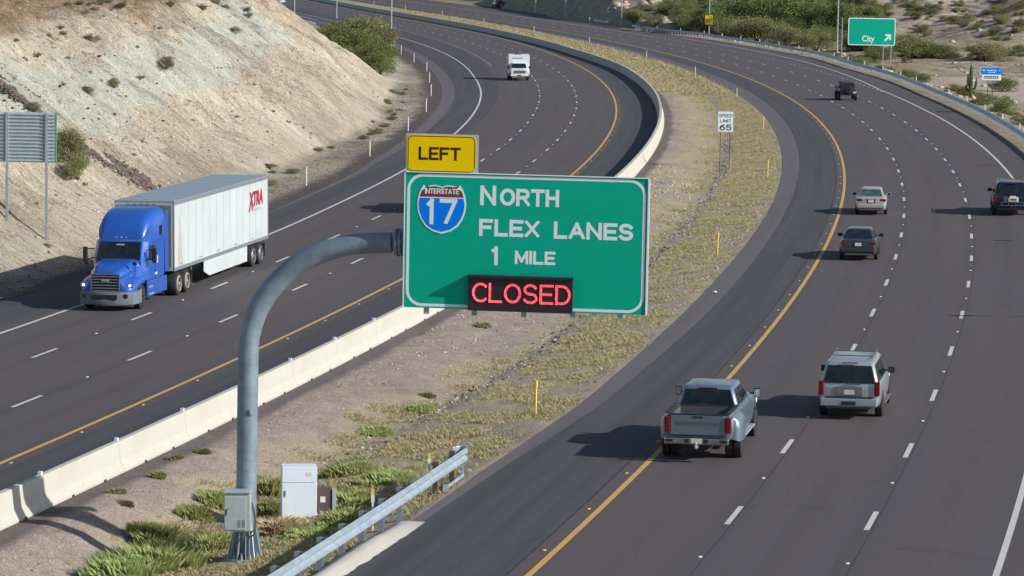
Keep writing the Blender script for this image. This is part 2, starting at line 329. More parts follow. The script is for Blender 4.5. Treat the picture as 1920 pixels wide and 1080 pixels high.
sb_e3 = lambda s: I(s, [-60, 10, 22, 66, 97, 109, 140, 201, 261, 304, 385, 1100], [-12.6, -12.3, -10.6, -10.2, -10.25, -10.6, -11, -11.95, -13.3, -14.2, -15.2, -15.5])
sb_e4 = lambda s: sb_e3(s) - I(s, [60, 156, 250, 1100], [.05, 1.15, 1.5, 1.2])
sb_foot = lambda s: I(s, [-60, 20, 200, 275, 330, 420, 1100], [7.6, 7.85, 8.0, 7.9, 6.7, 6.2, 6.6])
toe = lambda s: I(s, [-60, 30, 60, 96, 140, 168, 182, 227, 1100], [-14.2, -14.3, -15.4, -16.9, -16.9, -16.9, -18.1, -19.2, -21])
drain = lambda s: I(s, [-60, -15, 0, 20, 50, 150, 300, 400], [-15, -14.7, -13.9, -12.5, -12.2, -12.3, -10.8, -9.6])
def strip(name, C, fa, fb, s0, s1, z, material, ds=2., nc=2, kind='structure'):
    s = np.arange(s0, s1 + ds, ds); u = np.linspace(0, 1, nc); a, b = fa(s) if callable(fa) else np.full_like(s, fa), fb(s) if callable(fb) else np.full_like(s, fb)
    O = a[:, None] * (1 - u) + b[:, None] * u; S = np.repeat(s[:, None], nc, 1); X, Y = P(C, S.ravel(), O.ravel())
    me = npmesh(name, np.stack([X, Y, np.full_like(X, z)], 1), gridfaces(len(s), nc), material, uv=np.stack([O.ravel(), S.ravel()], 1), smooth=False)
    return tag(link(name, me), kind=kind)
SE = 1090
strip('road', CN, -4.15, 8.0, -58, SE, 0, MAT['lane']); strip('road', CS, -7.8, 4.2, -58, SE, 0, MAT['lane'])
strip('shoulder', CN, nb_e2, -4.15, -58, SE, 0, MAT['shoulder'])
strip('shoulder', CN, 8.0, nb_e5, -58, 205, 0, MAT['lane']); strip('shoulder', CN, 8.0, nb_e5, 205, SE, 0, MAT['lane'])
strip('shoulder', CS, 4.2, sb_foot, -58, SE, 0, MAT['shoulder']); strip('shoulder', CS, sb_e3, -7.8, -58, SE, 0, MAT['shoulder'])
strip('road_margin', CN, nb_e1, nb_e2, -58, SE, -.012, MAT['oldasph'], nc=3); strip('road_margin', CS, sb_e4, sb_e3, 60, SE, -.012, MAT['oldasph'])
# painted lines, dashes and raised markers
V, F, MI, UVs = [], [], [], []
def mark(C, s0, s1, o0, w, z, mi, ds=3.):
    s = np.linspace(s0, s1, max(2, int((s1 - s0) / ds) + 1)); o = o0(s) if callable(o0) else np.full_like(s, o0)
    b = sum(len(v) for v in V); xa, ya = P(C, s, o - w / 2); xb, yb = P(C, s, o + w / 2); n = len(s)
    V.append(np.stack([np.stack([xa, ya, np.full(n, z)], 1), np.stack([xb, yb, np.full(n, z)], 1)], 1).reshape(-1, 3))
    for i in range(n - 1): F.append((b + 2*i, b + 2*i + 1, b + 2*i + 3, b + 2*i + 2)); MI.append(mi)
LW = .17
mark(CN, -55, 1080, -3.66, LW, .004, 1); mark(CS, -55, 1080, 3.72, LW, .004, 1)
mark(CN, -55, 1080, nb_w, LW, .004, 0); mark(CS, -55, 1080, sb_w, LW, .004, 0)
def blk(C, s, o, mi, sz=.11):
    b = sum(len(v) for v in V); x, y = P(C, s, o); h = heading(C, s); c, n = math.cos(h), math.sin(h); vs = []
    for z, k in ((.004, 1.), (.03, .6)):
        for a, d in ((-1,-1),(1,-1),(1,1),(-1,1)): vs.append((x + c*a*sz/2*k - n*d*sz/2, y + n*a*sz/2*k + c*d*sz/2, z))
    V.append(np.array(vs)); F.extend([(b+4,b+5,b+6,b+7),(b,b+1,b+5,b+4),(b+1,b+2,b+6,b+5),(b+2,b+3,b+7,b+6),(b+3,b,b+4,b+7)]); MI.extend([mi]*5)
PD = 12.192
# first dashes measured at (1375,966) and (41,757) in the photograph
sN0 = float(coords(CN, *at(1375, 966).xy)[0][0]); sS0 = float(coords(CS, *at(261, 667).xy)[0][0])
for C, st, offs in ((CN, sN0, (0, 3.66)), (CS, sS0, (0, -3.66))):
    k0 = int((-55 - st) // PD) + 1
    for k in range(k0, 88):
        c = st + k * PD
        for o in offs:
            if c < 1070: mark(C, c - 1.4, c + 1.4, o, .15, .004, 0)
            if c < 260: blk(C, c + PD / 2, o, 0)
        if c < 200:
            for q in (0, PD / 2): blk(C, c + q, -3.95 if C is CN else 4.0, 1)
for k in range(62): mark(CN, 246 + k * 3.66, 246 + k * 3.66 + .95, 7.33, .2, .004, 0)
for k in range(60): mark(CS, 290 + k * 3.66, 290 + k * 3.66 + .95, -7.33, .2, .004, 0)
tag(link('road_markings', npmesh('road_markings', np.concatenate(V), F, [MAT['white_paint'], MAT['yellow_paint']], smooth=False, midx=MI)), kind='structure')
# seams between lanes: thin dark sealed joints
V, F, MI = [], [], []
for o in (.12, 3.8): mark(CN, -55, 180, o, .025, .0025, 0)
for o in (.1, -3.5): mark(CS, -55, 180, o, .025, .0025, 0)
for o in (4.3,): mark(CN, -55, 300, -4.2, .05, .0025, 0)
tag(link('road_seam', npmesh('road_seam', np.concatenate(V), F, [simple('bitumen seam', (.035, .033, .034), .8)], smooth=False, midx=MI)), kind='structure')

# ---------------------------------------------------------------- terrain
def z_median(sn, on, w0):               # sn,on in northbound coordinates, w0 = offset of the barrier's back
    e = nb_e1(sn); d = np.clip(drain(sn), w0 + 1.6, e - 1.2); D = I(sn, [-60, -6, 14, 60, 200, 330, 450], [.88, .86, .55, .48, .42, .25, .1])
    a = np.where(on < d, sstep(0, 1, (on - (w0 + .7)) / np.maximum(d - (w0 + .7), .3)), np.clip((e - .25 - on) / np.maximum(e - .25 - d, .3), 0, 1) ** (1.15 - .45 * sstep(10, -5, sn)))
    return -.03 - D * np.clip(a, 0, 1)
def z_hill(s, off):                     # southbound coordinates, left of the pavement
    d = toe(s) - off; v = sb_e4(s) - off; rill = fbm(s * .55, d * .05, 3, 4)
    cap = 9.8 + 1.2 * fbm(s * .02, 0 * s, 9, 3); m = (1 - sstep(226, 268, s)) * (1 - .25 * sstep(-60, -20, -s))
    up = .74 * np.maximum(d, 0); up = np.where(up > cap, cap + (up - cap) * .42, up)
    h = (up + (rill * .95 + fbm(s * .16, d * .12, 5, 4) * 1.5 + fbm(s * 1.3, d * .5, 8, 4) * .42 + np.abs(fbm(s * .8, d * .16, 18, 3)) * -1.5) * sstep(.3, 6, d)) * m
    h = h + sstep(16, 40, d) * (1 - m) * 0
    z = -.05 - .22 * sstep(0, 1.6, v) * (1 - sstep(-1.2, .4, d)) + fbm(s * .5, off * .6, 6, 3) * .06 * sstep(.4, 1.5, v)
    far = sstep(250, 300, s) * sstep(6, 60, v) * 5.
    return z + h + far
def z_right(s, off):
    v = off - nb_e5(s); n = fbm(s * .05, off * .05, 21, 5); n2 = fbm(s * .35, off * .35, 22, 4)
    z = -.05 - 2.9 * sstep(1.8, 16, v) * (1 - sstep(330, 400, s)) * (1 - .0 * s)
    z = z - 1.0 * sstep(1.8, 12, v) * sstep(330, 400, s) * (1 - sstep(430, 470, s))
    # dark cut bank beside the road facing away from the sun
    H = I(s, [440, 462, 470, 500, 512, 520, 530, 548, 560, 575, 640, 690, 730], [0, 0, 1.7, 1.4, 3.5, 3.4, 2.6, 4.4, 5.0, 6.2, 5.6, 3.2, 0])
    z = z + np.minimum(np.maximum(v - 2.2, 0) * .95, H * (1 + .1 * n2)) + sstep(4, 18, v) * H * .55
    z = z + (n2 * .45 + n * 1.5) * sstep(5, 30, v) * (1 - .8 * wash(s, off))
    X, Y = P(CN, s, off); z = z + sstep(455, 640, Y) * sstep(10, 60, v) * (9 + 5 * n) + sstep(600, 900, Y) * sstep(0, 60, v) * 16 + sstep(.25, .34, X / np.maximum(Y, 1)) * 0
    z = z + .9 * np.round(z / .9) * 0
    return z
def wash(s, off):
    X, Y = P(CN, s, off); return sstep(335, 350, Y) * (1 - sstep(438, 446, Y + 6 * fbm(X * .05, Y * .0, 31, 3))) * sstep(.105, .118, X / np.maximum(Y, 1)) * sstep(14, 20, off - nb_e5(s))
# median
s = np.concatenate([np.arange(-58, 130, .45), np.arange(130, 420, 1.2), np.arange(420, SE, 4.)]); e = nb_e1(s); xr, yr = P(CN, s, e)
def barrier_back(s):
    x, y = P(CN, s, -12.); ss, _ = coords(CS, x, y); bx, by = P(CS, ss, sb_foot(ss)); _, o = coords(CN, bx, by); return o
w0 = barrier_back(s); _S0, _W0 = s.copy(), w0.copy(); W0 = lambda q: I(q, _S0, _W0)
u = np.linspace(0, 1, 72); On = w0[:, None] * (1 - u) + e[:, None] * u; Sn = np.repeat(s[:, None], 72, 1); X, Y = P(CN, Sn.ravel(), On.ravel()); sn, on = Sn.ravel(), On.ravel(); ww = np.repeat(w0, 72)
Z = z_median(sn, on, ww); inner = sstep(0, .8, on - ww) * sstep(0, .5, nb_e1(sn) - on); Z = Z + inner * (fbm(sn * .7, on * .7, 2, 4) * .09 + fbm(sn * 3, on * 3, 4, 2) * .03)
dr = np.clip(drain(sn), ww + 1.6, nb_e1(sn) - 1.2); nz = fbm(sn * .25, on * .3, 11, 4)
hump = lambda q: sstep(-9, -2, q) * sstep(45, 20, q)
grassy = sstep(-.2, .3, (on - dr + 1.3 + .9 * hump(sn) + 2.4 * sstep(60, 130, sn)) * .35 + nz * .9) * (1 - .75 * sstep(.9, .1, nb_e1(sn) - on + nz)); grassy = np.maximum(grassy, sstep(300, 340, sn) * .9)

stony = .55 * np.exp(-((on - dr - .25 + nz * .6) / .38) ** 2) * (1 - sstep(150, 200, sn)) * sstep(-6, 6, sn) * .95
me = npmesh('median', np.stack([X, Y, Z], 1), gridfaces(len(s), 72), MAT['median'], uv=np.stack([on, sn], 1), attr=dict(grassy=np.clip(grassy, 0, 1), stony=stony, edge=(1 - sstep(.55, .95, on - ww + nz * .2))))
tag(link('median', me), kind='structure')
# left: verge, cut slope and the desert above it
s = np.concatenate([np.arange(-58, 245, .42), np.arange(245, 330, 1.5), np.arange(330, SE, 5.)]); v = np.concatenate([np.arange(0, 40, .3), np.arange(40, 70, 1.), np.arange(70, 260, 6.)])
Of = sb_e4(s)[:, None] - v; Sf = np.repeat(s[:, None], len(v), 1); sf, of = Sf.ravel(), Of.ravel(); X, Y = P(CS, sf, of); Z = z_hill(sf, of)
Z[np.tile(v == 0, len(s))] = -.02
d = toe(sf) - of; nz = fbm(sf * .09, of * .09, 13, 4); n2 = fbm(sf * .5, of * .5, 14, 4)
line = lambda c, w, q: np.exp(-((q - c) / w) ** 2)
pale = sstep(-.25, .25, 1 - np.abs((Z - (7.0 + .014 * (sf - 120)) + nz * 1.4) / 1.7) + n2 * .35) * (1 - sstep(172, 196, sf)) * sstep(20, 60, sf) * sstep(2, 5, d)
natural = sstep(-.3, .3, (Z - 10.4) / 1.5 + n2 * .8 + nz) * sstep(4, 8, d) + .75 * sstep(.1, .4, nz + n2 * .3) * sstep(9, 10, Z) * 0
verge = (1 - sstep(-.9, .5, d + n2 * .8)) * (1 - .45 * sstep(.0, .35, nz + .1)); verge = np.maximum(verge * (1 - sstep(1.6, 2.6, sb_e4(sf) - of) * .55), 1 - sstep(1.2, 2.4, sb_e4(sf) - of + n2))
me = npmesh('hillside', np.stack([X, Y, Z], 1), gridfaces(len(s), len(v))[:, ::-1], MAT['hill'], uv=np.stack([of, sf], 1), attr=dict(pale=np.clip(pale, 0, 1), natural=np.clip(natural, 0, 1), verge=np.clip(verge, 0, 1)))
tag(link('hillside', me), kind='structure')
# right: bank, wash and rocky desert
s = np.concatenate([np.arange(-58, 120, 4.), np.arange(120, 720, 1.3), np.arange(720, SE, 5.)]); v = np.concatenate([np.arange(0, 6, .5), np.arange(6, 60, .9), np.arange(60, 160, 2.5), np.arange(160, 620, 14.)])
Of = nb_e5(s)[:, None] + v; Sf = np.repeat(s[:, None], len(v), 1); sf, of = Sf.ravel(), Of.ravel(); X, Y = P(CN, sf, of); Z = z_right(sf, of); Z[np.tile(v == 0, len(s))] = -.02
vv = of - nb_e5(sf); n2 = fbm(sf * .12, of * .12, 24, 4)
wsh = wash(sf, of) * (1 - sstep(.1, .4, fbm(sf * .04, of * .06, 27, 3)) * .6)
rock = sstep(-.1, .3, n2 + .15 * sstep(440, 560, Y)) * sstep(18, 30, vv) * (1 - wsh); rock = np.maximum(rock, sstep(445, 465, sf) * sstep(2, 3.5, vv) * (1 - sstep(720, 760, sf)) * .3)
me = npmesh('desert', np.stack([X, Y, Z], 1), gridfaces(len(s), len(v)), MAT['desert'], uv=np.stack([of, sf], 1), attr=dict(wash=np.clip(wsh, 0, 1), rock=np.clip(rock, 0, 1)))
tag(link('desert', me), kind='structure')
me = npmesh('ground', np.array([(-4000, -500, -4.5), (4000, -500, -4.5), (4000, 6000, -4.5), (-4000, 6000, -4.5)]), [(0, 1, 2, 3)], MAT['desert'], attr=dict(wash=[0]*4, rock=[0]*4)); tag(link('ground', me), kind='structure')
# on-ramp beyond the shaded bank
strip('ramp_road', CN, lambda s: I(s, [600, 690, 800], [13, 15.6, 24]), lambda s: I(s, [600, 690, 800], [15.5, 23, 38]), 600, 800, .006, MAT['lane'])

def gz(X, Y):
    sN, oN = coords(CN, X, Y); sS, oS = coords(CS, X, Y); out = np.zeros_like(sN)
    r = oN > nb_e5(sN); l = oS < sb_e4(sS); md = (oN < nb_e1(sN)) & (oS > sb_foot(sS))
    if r.any(): out[r] = z_right(sN[r], oN[r])
    if l.any(): out[l] = z_hill(sS[l], oS[l])
    if md.any(): out[md] = z_median(sN[md], oN[md], W0(sN[md]))
    return out
def onground(px, py):
    d = ray(px, py); t = np.arange(60, 1300, 4.); lo = 60
    for st in (.5, .06):
        X, Y, Zr = d.x * t, d.y * t, HC + d.z * t; g = gz(X, Y); i = int(np.argmax(Zr < g)) if (Zr < g).any() else len(t) - 1
        t = np.arange(t[max(i - 1, 0)], t[i] + st, st)
    X, Y, Zr = d.x * t, d.y * t, HC + d.z * t; g = gz(X, Y); i = int(np.argmax(Zr < g)) if (Zr < g).any() else len(t) - 1
    return Vector((X[i], Y[i], g[i]))
# ================================================================ BARRIERS AND GUARDRAILS
BW = .60; BP = [(0, 0), (0, .075), (-.14, .33), (-.20, .88), (-.40, .88), (-.46, .33), (-.60, .075), (-.60, 0)]   # offset inwards from the back foot, height
def barrier_seg(s0, s1, first=None):
    x0, y0 = P(CS, s0, sb_foot(s0)); x1, y1 = P(CS, s1, sb_foot(s1)); L = math.hypot(x1 - x0, y1 - y0)
    o = first
    if o is None:
        o = MB(); o.loft([[(a, yy, b) for a, b in BP] for yy in (.012, L - .012)])
        o = o.build('concrete_barrier', MAT['concrete'], bevel=.018)
        mk = MB(); mk.box((-.30, .12, .93), (.10, .10, .10)); mk.build('reflector', MAT['white_cab'], o)
        nt_ = MB(); nt_.box((.004, L * .30, .035), (.02, .16, .07)); nt_.box((.004, L * .72, .035), (.02, .16, .07)); nt_.each('lifting_slot', MAT['dark'], o)
    else: o = copy_tree(first)
    o.location = (x0, y0, -.03); o.rotation_euler = (0, 0, math.atan2(y1 - y0, x1 - x0) - math.pi / 2)
    return o
segs = []; b0 = -52.6; k = 0
WORD = ['first', 'second', 'third', 'fourth', 'fifth', 'sixth', 'seventh', 'eighth', 'ninth', 'tenth', 'eleventh', 'twelfth', 'thirteenth', 'fourteenth', 'fifteenth']
while b0 + 6.1 < 31:
    segs.append(barrier_seg(b0, b0 + 6.1, segs[0] if segs else None)); b0 += 6.1
vis = [o for o in segs if o.location.y > 79]
for i, o in enumerate(segs): tag(o, '%s concrete median barrier block counted from the road end nearest the viewer, below the frame' % WORD[i], 'barrier', 'concrete median barrier blocks')
for i, o in enumerate(vis):
    w = ['at the left frame edge, cut by a pole shadow', 'crossed by the shadow of the big green sign', 'next block past the sign shadow, warm stained face', 'second block past the sign shadow, left of the curved pole', 'passing just behind the curved pole', 'right of the curved pole, nearest to it']
    if i < len(w): o['label'] = 'pale concrete barrier block ' + w[i]
    else: o['label'] = 'pale concrete barrier block, %s from the curved pole going up the road' % WORD[i - 4]
def ribbon(name, C, prof, s0, s1, ds, material, fo, closed=True, parent=None, z=-.03, lz=None):
    s = np.append(np.arange(s0, s1, ds), s1); rings = []
    for q in s:
        rr = []
        for a, b in prof: x, y = P(C, q, fo(q) + a); rr.append((float(x), float(y), b + z + (lz(q) if lz else 0)))
        rings.append(rr)
    return MB().loft(rings, 0, closed, closed).build(name, material, parent, smooth=35)
o = ribbon('median_wall', CS, BP, b0, 960, 3, MAT['concrete'], lambda q: float(sb_foot(q)))
tag(o, 'long curving concrete median wall beside the southbound lanes', 'barrier')
# W-beam guardrails
WB = [(a, b * 1.3) for a, b in ((0, 0), (.028, .02), (.075, .05), (.08, .085), (.03, .12), (.0, .155), (.03, .19), (.08, .225), (.075, .26), (.028, .29), (0, .31))]
def guardrail(name, C, fo, side, s0, s1, label, near=True, step=1.905, zg=None, maxposts=100, ptop=.78, parts=True):
    """side=+1: traffic is on the + offset side"""
    x0, y0 = P(C, s0, fo(s0)); root = empty(name, (float(x0), float(y0), 0), 0, label, 'guardrail')
    inv = Vector((-float(x0), -float(y0), 0)); zz = zg or (lambda q: 0.)
    w = [(side * (a + .0), .44 + b) for a, b in WB] + [(side * (a - .006), .44 + b) for a, b in reversed(WB)]
    r = ribbon('rail', C, w, s0, s1, 1.9 if near else 4., MAT['rail'], fo, True, root, 0., zz); r.location = inv
    proto = None; n = 0; sp = np.arange(s0 + .4, s1 - .2, step)
    far = MB() if len(sp) > maxposts else None
    for i, q in enumerate(sp):
        h = heading(C, q); x, y = P(C, q, fo(q) - side * .30)
        if far is not None and i >= maxposts:
            far.box((float(x), float(y), zz(q) + .3), (.12, .16, .95), rz=h - math.pi / 2); continue
        if proto is None:
            b = MB(); b.box((0, -.06, .22), (.15, .012, 1.12)); b.box((0, .06, .22), (.15, .012, 1.12)); b.box((0, 0, .22), (.008, .12, 1.12))
            proto = b.build('post', MAT['galv'], root); bl = MB(); bl.box((side * .19, 0, .59), (.20, .15, .36)); bl.build('spacer_block', MAT['plastic'] if near else MAT['galv'], proto)
            pp = proto
        else: pp = copy_tree(proto, root)
        pp.location = Vector((float(x), float(y), zz(q) * 1.)) + inv; pp.rotation_euler = (0, 0, h - math.pi / 2)
    if far is not None:
        f = far.build('post', MAT['galv'], root, loc=inv); f['kind'] = 'stuff'
    return root, inv
rn = lambda q: -8.42 + .012 * (q + 12)
gr, inv = guardrail('guardrail', CN, rn, 1, -50, -7.5, 'near steel guardrail with curled end piece at the bottom of the picture', zg=lambda q: -.02)
# wooden end posts, curled end section, ground strut
for q, w in ((-5.8, 1), (-3.8, 1)):
    h = heading(CN, q); x, y = P(CN, q, rn(q) - .24); b = MB(); b.box((0, 0, .25), (.16, .14, 1.2)); b.build('timber_post', MAT['wood'], gr, bevel=.01, loc=Vector((float(x), float(y), 0)) + inv).rotation_euler = (0, 0, h - math.pi/2)
r = ribbon('rail', CN, [(a, .44 + b) for a, b in WB] + [(a - .006, .44 + b) for a, b in reversed(WB)], -7.5, -3.2, 1.2, MAT['rail'], rn, True, gr, 0.); r.location = inv
h = heading(CN, -3.2); x, y = P(CN, -3.2, rn(-3.2)); b = MB(); rings = []
for k in range(10):
    a = math.pi * k / 9; rr = []
    for z in (.44, .47, .64, .82, .85): rr.append((-.17 + .21 * math.cos(a) , .34 * math.sin(a), z))
    rings.append(rr)
b.loft(rings, 0, False, False); e_ = b.build('end_terminal', MAT['rail'], gr, smooth=40, loc=Vector((float(x), float(y), 0)) + inv); e_.rotation_euler = (0, 0, h - math.pi/2)
sd = e_.modifiers.new('thick', 'SOLIDIFY'); sd.thickness = .012
b = MB(); x1, y1 = P(CN, -5.7, rn(-5.7) + .02); x2, y2 = P(CN, -3.6, rn(-3.6) + .02); b.tube([(float(x1), float(y1), .1), (float(x2), float(y2), .12)], .05, 6); b.box((float(x2), float(y2), .25), (.06, .06, .4)); b.box((float(x1), float(y1), .1), (.16, .1, .2)); b.build('ground_strut', MAT['rail'], gr, loc=inv)
for q, nm in ((-5.8, 'second timber post'), (-11.9, 'steel post further down')):
    x, y = P(CN, q, rn(q) - .42); t = MB(); t.box((0, 0, .82), (.085, .03, .20)); t2 = MB(); t2.box((0, 0, 1.0), (.085, .031, .16)); 
    ro = empty('marker_plate', (float(x), float(y), 0), 0, 'small yellow and white marker plate behind the guardrail at its %s' % nm, 'marker')
    t.box((0, 0, .35), (.05, .02, .75)); t.build('plate', MAT['white_cab'], ro); t2.build('yellow_plate', MAT['yellow_post'], ro)
# white spalled kerb under the near guardrail
V = []; q = np.arange(-50, -10.4, .25); pr = [(-.34, -.05), (-.30, .10), (-.16, .15), (-.02, .13), (.10, .012), (.16, -.01)]
for a, b_ in pr:
    e = nb_e2(q) - .12 + a * 1.4 + .05 * fbm(q * .8, q * 0 + a * 5, 41, 3); x, y = P(CN, q, e); tp = np.clip((-10.4 - q) / 3, 0, 1); V.append(np.stack([x, y, b_ * tp + .006 + .02 * fbm(q * 2, q * 0 + a, 42, 2) * tp], 1))
me = npmesh('kerb', np.stack(V, 1).reshape(-1, 3), gridfaces(len(q), len(pr)), MAT['kerb']); tag(link('kerb', me), kind='structure')
rr_ = lambda q: float(nb_e5(q)) + 1.0
guardrail('guardrail', CN, rr_, -1, 120, 492, 'long guardrail curving along the outer edge of the northbound lanes', near=False, zg=lambda q: -.03)
guardrail('guardrail', CN, rr_, -1, 519, 533, 'short far piece of guardrail before the rocky bank', near=False, zg=lambda q: -.03)
guardrail('guardrail', CS, lambda q: float(sb_e4(q)) - 1.2, 1, 505, 625, 'far guardrail beyond the crest of the pale slope', near=False, zg=lambda q: -.03)

# ================================================================ TEXT
def text_mesh(txt, size, bold=.0, sx=1., spacing=1., shear=0):
    c = bpy.data.curves.new('text', 'FONT'); c.body = txt; c.size = size; c.offset = bold; c.space_character = spacing; c.shear = shear; c.align_x = 'LEFT'
    o = bpy.data.objects.new('text', c); col.objects.link(o); dg = bpy.context.evaluated_depsgraph_get(); me = bpy.data.meshes.new_from_object(o.evaluated_get(dg))
    bpy.data.objects.remove(o); bpy.data.curves.remove(c)
    v = np.zeros(len(me.vertices) * 3, np.float32); me.vertices.foreach_get('co', v); v = v.reshape(-1, 3)
    return v, [tuple(p.vertices) for p in me.polygons]
A_ = lambda cx, cy, rx, ry, a0, a1, n=10: [(cx + rx * math.cos(R(a0 + (a1 - a0) * k / n)), cy + ry * math.sin(R(a0 + (a1 - a0) * k / n))) for k in range(n + 1)]
GL = {'N': [[(0, 0), (0, 1)], [(.72, 0), (.72, 1)], [(.03, 1), (.69, 0)]], 'O': [A_(.4, .5, .4, .5, 90, 450, 24)], 'R': [[(0, 0), (0, 1)], [(0, 1), (.42, 1)] + A_(.42, .74, .26, .26, 90, -90, 8)[1:] + [(0, .48)], [(.38, .48), (.70, 0)]], 'T': [[(0, 1), (.7, 1)], [(.35, 1), (.35, 0)]],
 'H': [[(0, 0), (0, 1)], [(.68, 0), (.68, 1)], [(0, .5), (.68, .5)]], 'F': [[(0, 0), (0, 1), (.62, 1)], [(0, .52), (.52, .52)]], 'L': [[(0, 1), (0, 0), (.6, 0)]], 'E': [[(.62, 1), (0, 1), (0, 0), (.62, 0)], [(0, .5), (.54, .5)]],
 'X': [[(0, 0), (.66, 1)], [(0, 1), (.66, 0)]], 'A': [[(0, 0), (.38, 1)], [(.38, 1), (.76, 0)], [(.14, .32), (.62, .32)]], 'S': [A_(.33, .745, .31, .255, 25, 250, 12) + A_(.33, .255, .33, .255, 80, -155, 12)[1:]], 'M': [[(0, 0), (0, 1)], [(.84, 1), (.84, 0)], [(.03, 1), (.42, .15)], [(.42, .15), (.81, 1)]], 'I': [[(0, 0), (0, 1)]],
 '1': [[(.22, 1), (.22, 0)], [(0, .84), (.22, 1)]], '7': [[(0, 1), (.6, 1)], [(.6, 1), (.22, 0)]], 'C': [A_(.40, .5, .40, .5, 48, 312, 20)], 'D': [[(0, 0), (0, 1), (.28, 1)] + A_(.28, .5, .42, .5, 90, -90, 14)[1:] + [(0, 0)]], 'P': [[(0, 0), (0, 1)], [(0, 1), (.42, 1)] + A_(.42, .74, .26, .26, 90, -90, 8)[1:] + [(0, .48)]],
 '6': [[(.60, .98)] + A_(.62, .36, .62, .62, 96, 180, 8) + A_(.32, .31, .32, .31, 180, 540, 20)[1:]], '5': [[(.58, 1), (.07, 1), (.02, .54)] + A_(.30, .32, .32, .32, 120, -150, 16)], '0': [A_(.33, .5, .33, .5, 90, 450, 24)], 'i': [[(0, 0), (0, .68)], [(0, .86), (0, .97)]], 't': [[(.18, .95), (.18, .12), (.25, 0), (.42, .0)], [(0, .68), (.4, .68)]], 'y': [[(0, .68), (.26, .0)], [(.52, .68), (.2, -.25), (.02, -.25)]]}
def stroke_text(name, txt, parent, x0, x1, z0, z1, y, material, sw, gap=.30, M=None, mats=None):
    """letters drawn with strokes of width sw (metres) inside the given box"""
    pens = []; cx = 0
    for ch in txt:
        if ch == ' ': cx += .5; continue
        g = GL[ch]; w_ = max(p[0] for pl in g for p in pl); pens.append([[(cx + a, b) for a, b in pl] for pl in g]); cx += w_ + gap
    cx -= gap; h = z1 - z0; kx = (x1 - x0 - sw) / max(cx, .01); mb = MB(); layer = 0
    if cx < .05: kx = 0
    for gl in pens:
        for li, pl in enumerate(gl):
            pts = [Vector((x0 + sw / 2 + a * kx, z0 + sw / 2 + b * (h - sw))) for a, b in pl]; L_, R_ = [], []
            closed = (pts[0] - pts[-1]).length < 1e-4 and len(pts) > 5
            for k, p_ in enumerate(pts):
                a = pts[k] - pts[k-1] if k else (pts[0] - pts[-2] if closed else pts[1] - pts[0]); b = pts[k+1] - pts[k] if k < len(pts) - 1 else (pts[1] - pts[0] if closed else a)
                a, b = a.normalized(), b.normalized(); na, nb = Vector((-a.y, a.x)), Vector((-b.y, b.x)); m_ = (na + nb); m_ = m_.normalized() if m_.length > .05 else na; s_ = sw / 2 / max(.42, m_.dot(na))
                q = p_.copy()
                if not closed and k == 0: q -= a * sw / 2
                if not closed and k == len(pts) - 1: q += b * sw / 2
                L_.append(q + m_ * s_); R_.append(q - m_ * s_)
            yy = y - .0012 * li; vs = []
            cl = (lambda v_: min(max(v_, z0), z1)) if txt != 'City' else (lambda v_: v_)
            for l_, r_ in zip(L_, R_): l_.y, r_.y = cl(l_.y), cl(r_.y); vs += [(l_.x, yy, l_.y), (r_.x, yy, r_.y)]
            mb.add(vs, [(2*k, 2*k+1, 2*k+3, 2*k+2) for k in range(len(L_) - 1)])
    o = mb.build(name, material, parent)
    if M is not None: o.matrix_local = M
    return o
def put_text(name, txt, parent, x0, x1, z0, z1, y, material, bold=.012, rot=0., thick=.004, M=None):
    """fit text into the rectangle x0..x1 (right) z0..z1 (up) of a sign facing -Y"""
    v, f = text_mesh(txt, 1., bold); a, b = v.min(0), v.max(0)
    X = (v[:, 0] - a[0]) / (b[0] - a[0]) * (x1 - x0); Zz = (v[:, 1] - a[1]) / max(b[1] - a[1], 1e-6) * (z1 - z0)
    if rot: X, Zz = X, Zz + X * math.tan(rot)
    X = X + x0; Zz = Zz + z0; mb = MB(); mb.add([(p, y, q) for p, q in zip(X, Zz)], f)
    o = mb.build(name, material, parent)
    if M is not None: o.matrix_local = M
    sdm = o.modifiers.new('thick', 'SOLIDIFY'); sdm.thickness = thick; sdm.offset = 0
    return o
def rrect(x0, x1, z0, z1, r, n=6):
    pts = []
    for cx, cz, a in ((x1 - r, z0 + r, -90), (x1 - r, z1 - r, 0), (x0 + r, z1 - r, 90), (x0 + r, z0 + r, 180)):
        for k in range(n + 1): t = R(a + 90 * k / n); pts.append((cx + r * math.cos(t), cz + r * math.sin(t)))
    return pts
def plate(mb, poly, y0, y1, m=0):
    n = len(poly); vs = [(x, y0, z) for x, z in poly] + [(x, y1, z) for x, z in poly]
    return mb.add(vs, [tuple(range(n)), tuple(reversed(range(n, 2*n)))] + [(i, (i+1) % n, n + (i+1) % n, n + i) for i in range(n)], m)
def border(mb, o, i, y0, y1, m=0):     # ring between two same-length polygons
    n = len(o); vs = [(x, y0, z) for x, z in o] + [(x, y0, z) for x, z in i] + [(x, y1, z) for x, z in o] + [(x, y1, z) for x, z in i]; fs = []
    for k in range(n):
        j = (k + 1) % n; fs += [(k, j, n+j, n+k), (2*n+k, 3*n+k, 3*n+j, 2*n+j), (k, 2*n+k, 2*n+j, j), (n+k, n+j, 3*n+j, 3*n+k)]
    return mb.add(vs, fs, m)
